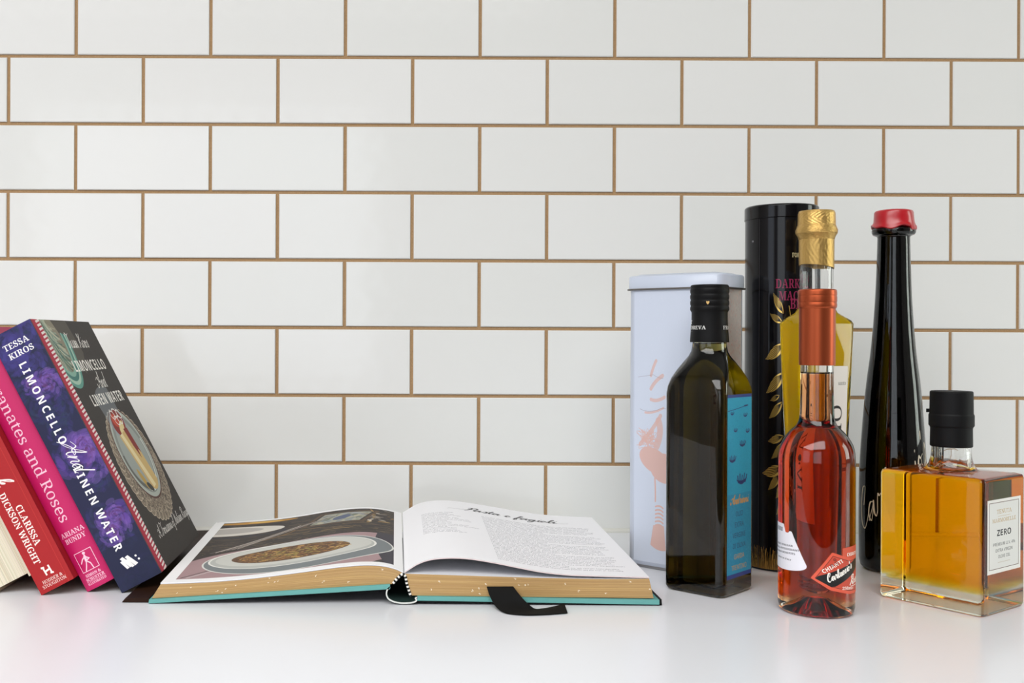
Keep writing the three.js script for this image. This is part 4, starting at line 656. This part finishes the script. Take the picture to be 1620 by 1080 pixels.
// tall black balsamic bottle sealed with red wax
{
  const g = thing('balsamic_bottle', 'tall slender black bottle sealed with red wax beside square bottle', 'bottle');
  g.position.set(0.4737, 0, 0.186); const k = 1 / 1654, Y = (y) => EYE + (538.4 - y) * k;
  const body = smoothPts([[49.3, 850], [49.4, 800], [49.0, 755], [47.6, 718], [45.2, 680], [42.2, 640], [38.3, 600], [33.4, 560], [29.6, 518], [26.6, 470], [25, 430], [24, 395], [23.6, 376]].map(([r, y]) => [r * k, Y(y)]), 60);
  const prof = [[0, .004], [.018, .003], [.021, 0], [.0255, .0006], [.0285, .0035], [.0296, .010], ...body, [24.5 * k, Y(374)], [30 * k, Y(372)], [32 * k, Y(368)], [32 * k, Y(364)], [30 * k, Y(361)], [25 * k, Y(360)], [24 * k, Y(345)], [0, Y(344)]];
  part('glass', lathe(prof, 96), std({ color: lin(1, 1, 1), roughness: 0.02, transmission: 1, thickness: 0.02, ior: 1.5, attenuationColor: lin(0.01, 0.08, 0.03), attenuationDistance: 0.0035 }), g, 'near-black green glass');
  const wax = lathe([[25.2 * k, Y(362)], [31 * k, Y(362)], [33.4 * k, Y(360)], [31.5 * k, Y(357)], [29.8 * k, Y(352)], [29.4 * k, Y(345)], [28.6 * k, Y(337)], [27 * k, Y(334)], [22 * k, Y(332.6)], [0, Y(332)]], 80);
  { const p = wax.attributes.position; for (let i = 0; i < p.count; i++) { const a = Math.atan2(p.getX(i), p.getZ(i)), y = p.getY(i); if (y < Y(355)) { const dr = 0.0014 * Math.sin(a * 3 + 0.6) + 0.0009 * Math.sin(a * 7 + 2) + (a > 0.4 && a < 0.9 ? -0.0035 : 0); p.setY(i, y + dr * (y < Y(358) ? 1 : 0.5)); } else { const q = 1 + 0.012 * Math.sin(a * 4 + y * 300); p.setX(i, p.getX(i) * q); p.setZ(i, p.getZ(i) * q); } } wax.computeVertexNormals(); }
  part('wax_seal', wax, std({ color: lin(0.46, 0.006, 0.014), roughness: 0.3, clearcoat: 0.3, clearcoatRoughness: 0.2 }), g, 'glossy red wax seal');
  const rad = (y) => { const P = prof.filter((q) => q[1] > 0.009 && q[1] < 0.3); for (let i = 1; i < P.length; i++) if (y <= P[i][1]) { const t = (y - P[i - 1][1]) / (P[i][1] - P[i - 1][1] || 1); return P[i - 1][0] + (P[i][0] - P[i - 1][0]) * t; } return P[P.length - 1][0]; };
  const let1 = canvas(1400, 1848, (x, w, h) => { x.clearRect(0, 0, w, h); x.strokeStyle = '#cfc4ae'; x.save(); x.translate(215, 1690); x.rotate(-0.78); script(x, "Carluccio's", 0, 0, 190, 0.10, 0.75, 0.86); x.restore(); });
  part('script_lettering', wrap((y) => rad(y) + .0002, -2.0, 1.2, .026, .151, 64, 24), std({ map: let1, roughness: 0.4, alphaTest: 0.4 }), g, 'cream script lettering rising round the bottle');
}

// square bottle of amber oil
{
  const g = thing('square_bottle', 'thick square glass bottle of amber oil with white label, black stopper', 'bottle');
  g.position.set(0.4655, 0, 0.3068); g.rotation.y = -55 * Math.PI / 180;   // wide face turned to the left
  const HX = 0.0430, HZ = 0.0350, T = 0.1096, Rr = 0.0035;
  const outer = [[HX - .0035, HZ - .0035, .003, 0], [HX - .0008, HZ - .0008, Rr, .001], [HX, HZ, Rr, .0035], [HX, HZ, Rr, T - .0035], [HX - .0008, HZ - .0008, Rr, T - .0008], [HX - .0035, HZ - .0035, Rr, T], [.0225, .0225, .0225, T + .0008], [.0196, .0196, .0196, T + .0022], [.0172, .0172, .0172, T + .0055], [.0155, .0155, .0155, T + .0115], [.0149, .0149, .0149, T + .02], [.0149, .0149, .0149, T + .045]];
  const t = .0027, inner = [[.0112, .0112, .0112, T + .045], [.0112, .0112, .0112, T + .010], [.0125, .0125, .0125, T + .002], [.016, .016, .016, T - .0025], [HX - t - .004, HZ - t - .004, .006, T - .0045], [HX - t - .0012, HZ - t - .0012, .006, T - .0062], [HX - t, HZ - t, .006, T - .0105], [HX - t, HZ - t, .006, .0188], [HX - t - .0006, HZ - t - .0006, .006, .0172], [HX - t - .0030, HZ - t - .0030, .006, .0164]];
  part('glass', loft([...outer, inner[0], inner[1], inner[2], [.0140, .0140, .0140, T - .0008]]), std({ color: lin(1, 1, 1), roughness: 0, transmission: 1, thickness: 0.01, ior: 1.5, attenuationColor: lin(0.96, 0.97, 0.88), attenuationDistance: 0.05 }), g, 'thick clear glass');
  const oil = [...inner].reverse().filter((q) => q[3] < T - 0.001); oil.push([.0140, .0140, .0140, T - .0012]);
  part('oil', loft(oil), std({ color: lin(1, 1, 1), roughness: 0, transmission: 1, thickness: 0.02, ior: 1.0, attenuationColor: lin(0.998, 0.42, 0.003), attenuationDistance: 0.058 }), g, 'amber oil');
  const lt = canvas(640, 900, (x, w, h) => {
    x.fillStyle = '#eceae4'; x.fillRect(0, 0, w, h); x.strokeStyle = '#5f4438'; x.lineWidth = 7; x.strokeRect(38, 40, w - 76, h - 92); x.lineWidth = 3; x.fillStyle = '#e3e2dd'; x.fillRect(44, 46, w - 88, h - 104);
    x.textAlign = 'center'; x.fillStyle = '#b8944e'; x.font = '70px serif'; x.fillText('TENUTA', w / 2, 178); x.fillRect(200, 208, 240, 3); x.font = '64px serif'; x.fillText('MARMORELLE', w / 2, 282);
    x.fillStyle = '#1d1c1b'; x.font = 'bold 104px sans-serif'; x.save(); x.translate(w / 2, 450); x.scale(1.08, 1); x.fillText('ZERO', 0, 0); x.restore();
    x.font = '52px sans-serif'; x.fillText('PREMIUM U.V. 4%', w / 2, 570); x.fillText('EXTRA VIRGIN', w / 2, 646); x.fillText('OLIVE OIL', w / 2, 722); x.fillStyle = '#b8a888'; x.fillRect(200, 772, 240, 4);
  });
  part('label', grid(1, 1, (u, v) => V(HX + .0002, .0330 + .0590 * v, 0.0285 - 0.055 * u)), std({ map: lt, roughness: 0.6 }), g, 'white paper label with dark border');
  const rub = std({ color: lin(0.004, 0.004, 0.0045), roughness: 0.55, specularIntensity: 0.4 });
  const cap = part('stopper', lathe([[.0151, .1300], [.0160, .1300], [.0162, .1310], [.0160, .1455], [.0166, .1470], [.0173, .1475], [.0173, .1565], [.0169, .1572], [.0166, .1580], [.0164, .1755], [.0158, .1766], [.0150, .1764], [0, .1762]], 72), rub, g, 'black shrink-wrapped stopper');
  const tab = box(-.0006, .0006, .1582, .1612, 0, .0022); tab.rotateY(-1.35 + 0.6); const q = tab; q.translate(.0168 * Math.sin(-1.0), 0, .0168 * Math.cos(-1.0)); part('tear_tab', q, rub, cap);
}

scene.traverse((o) => { if (o.isMesh) o.castShadow = o.receiveShadow = true; });
renderer.render(scene, camera);
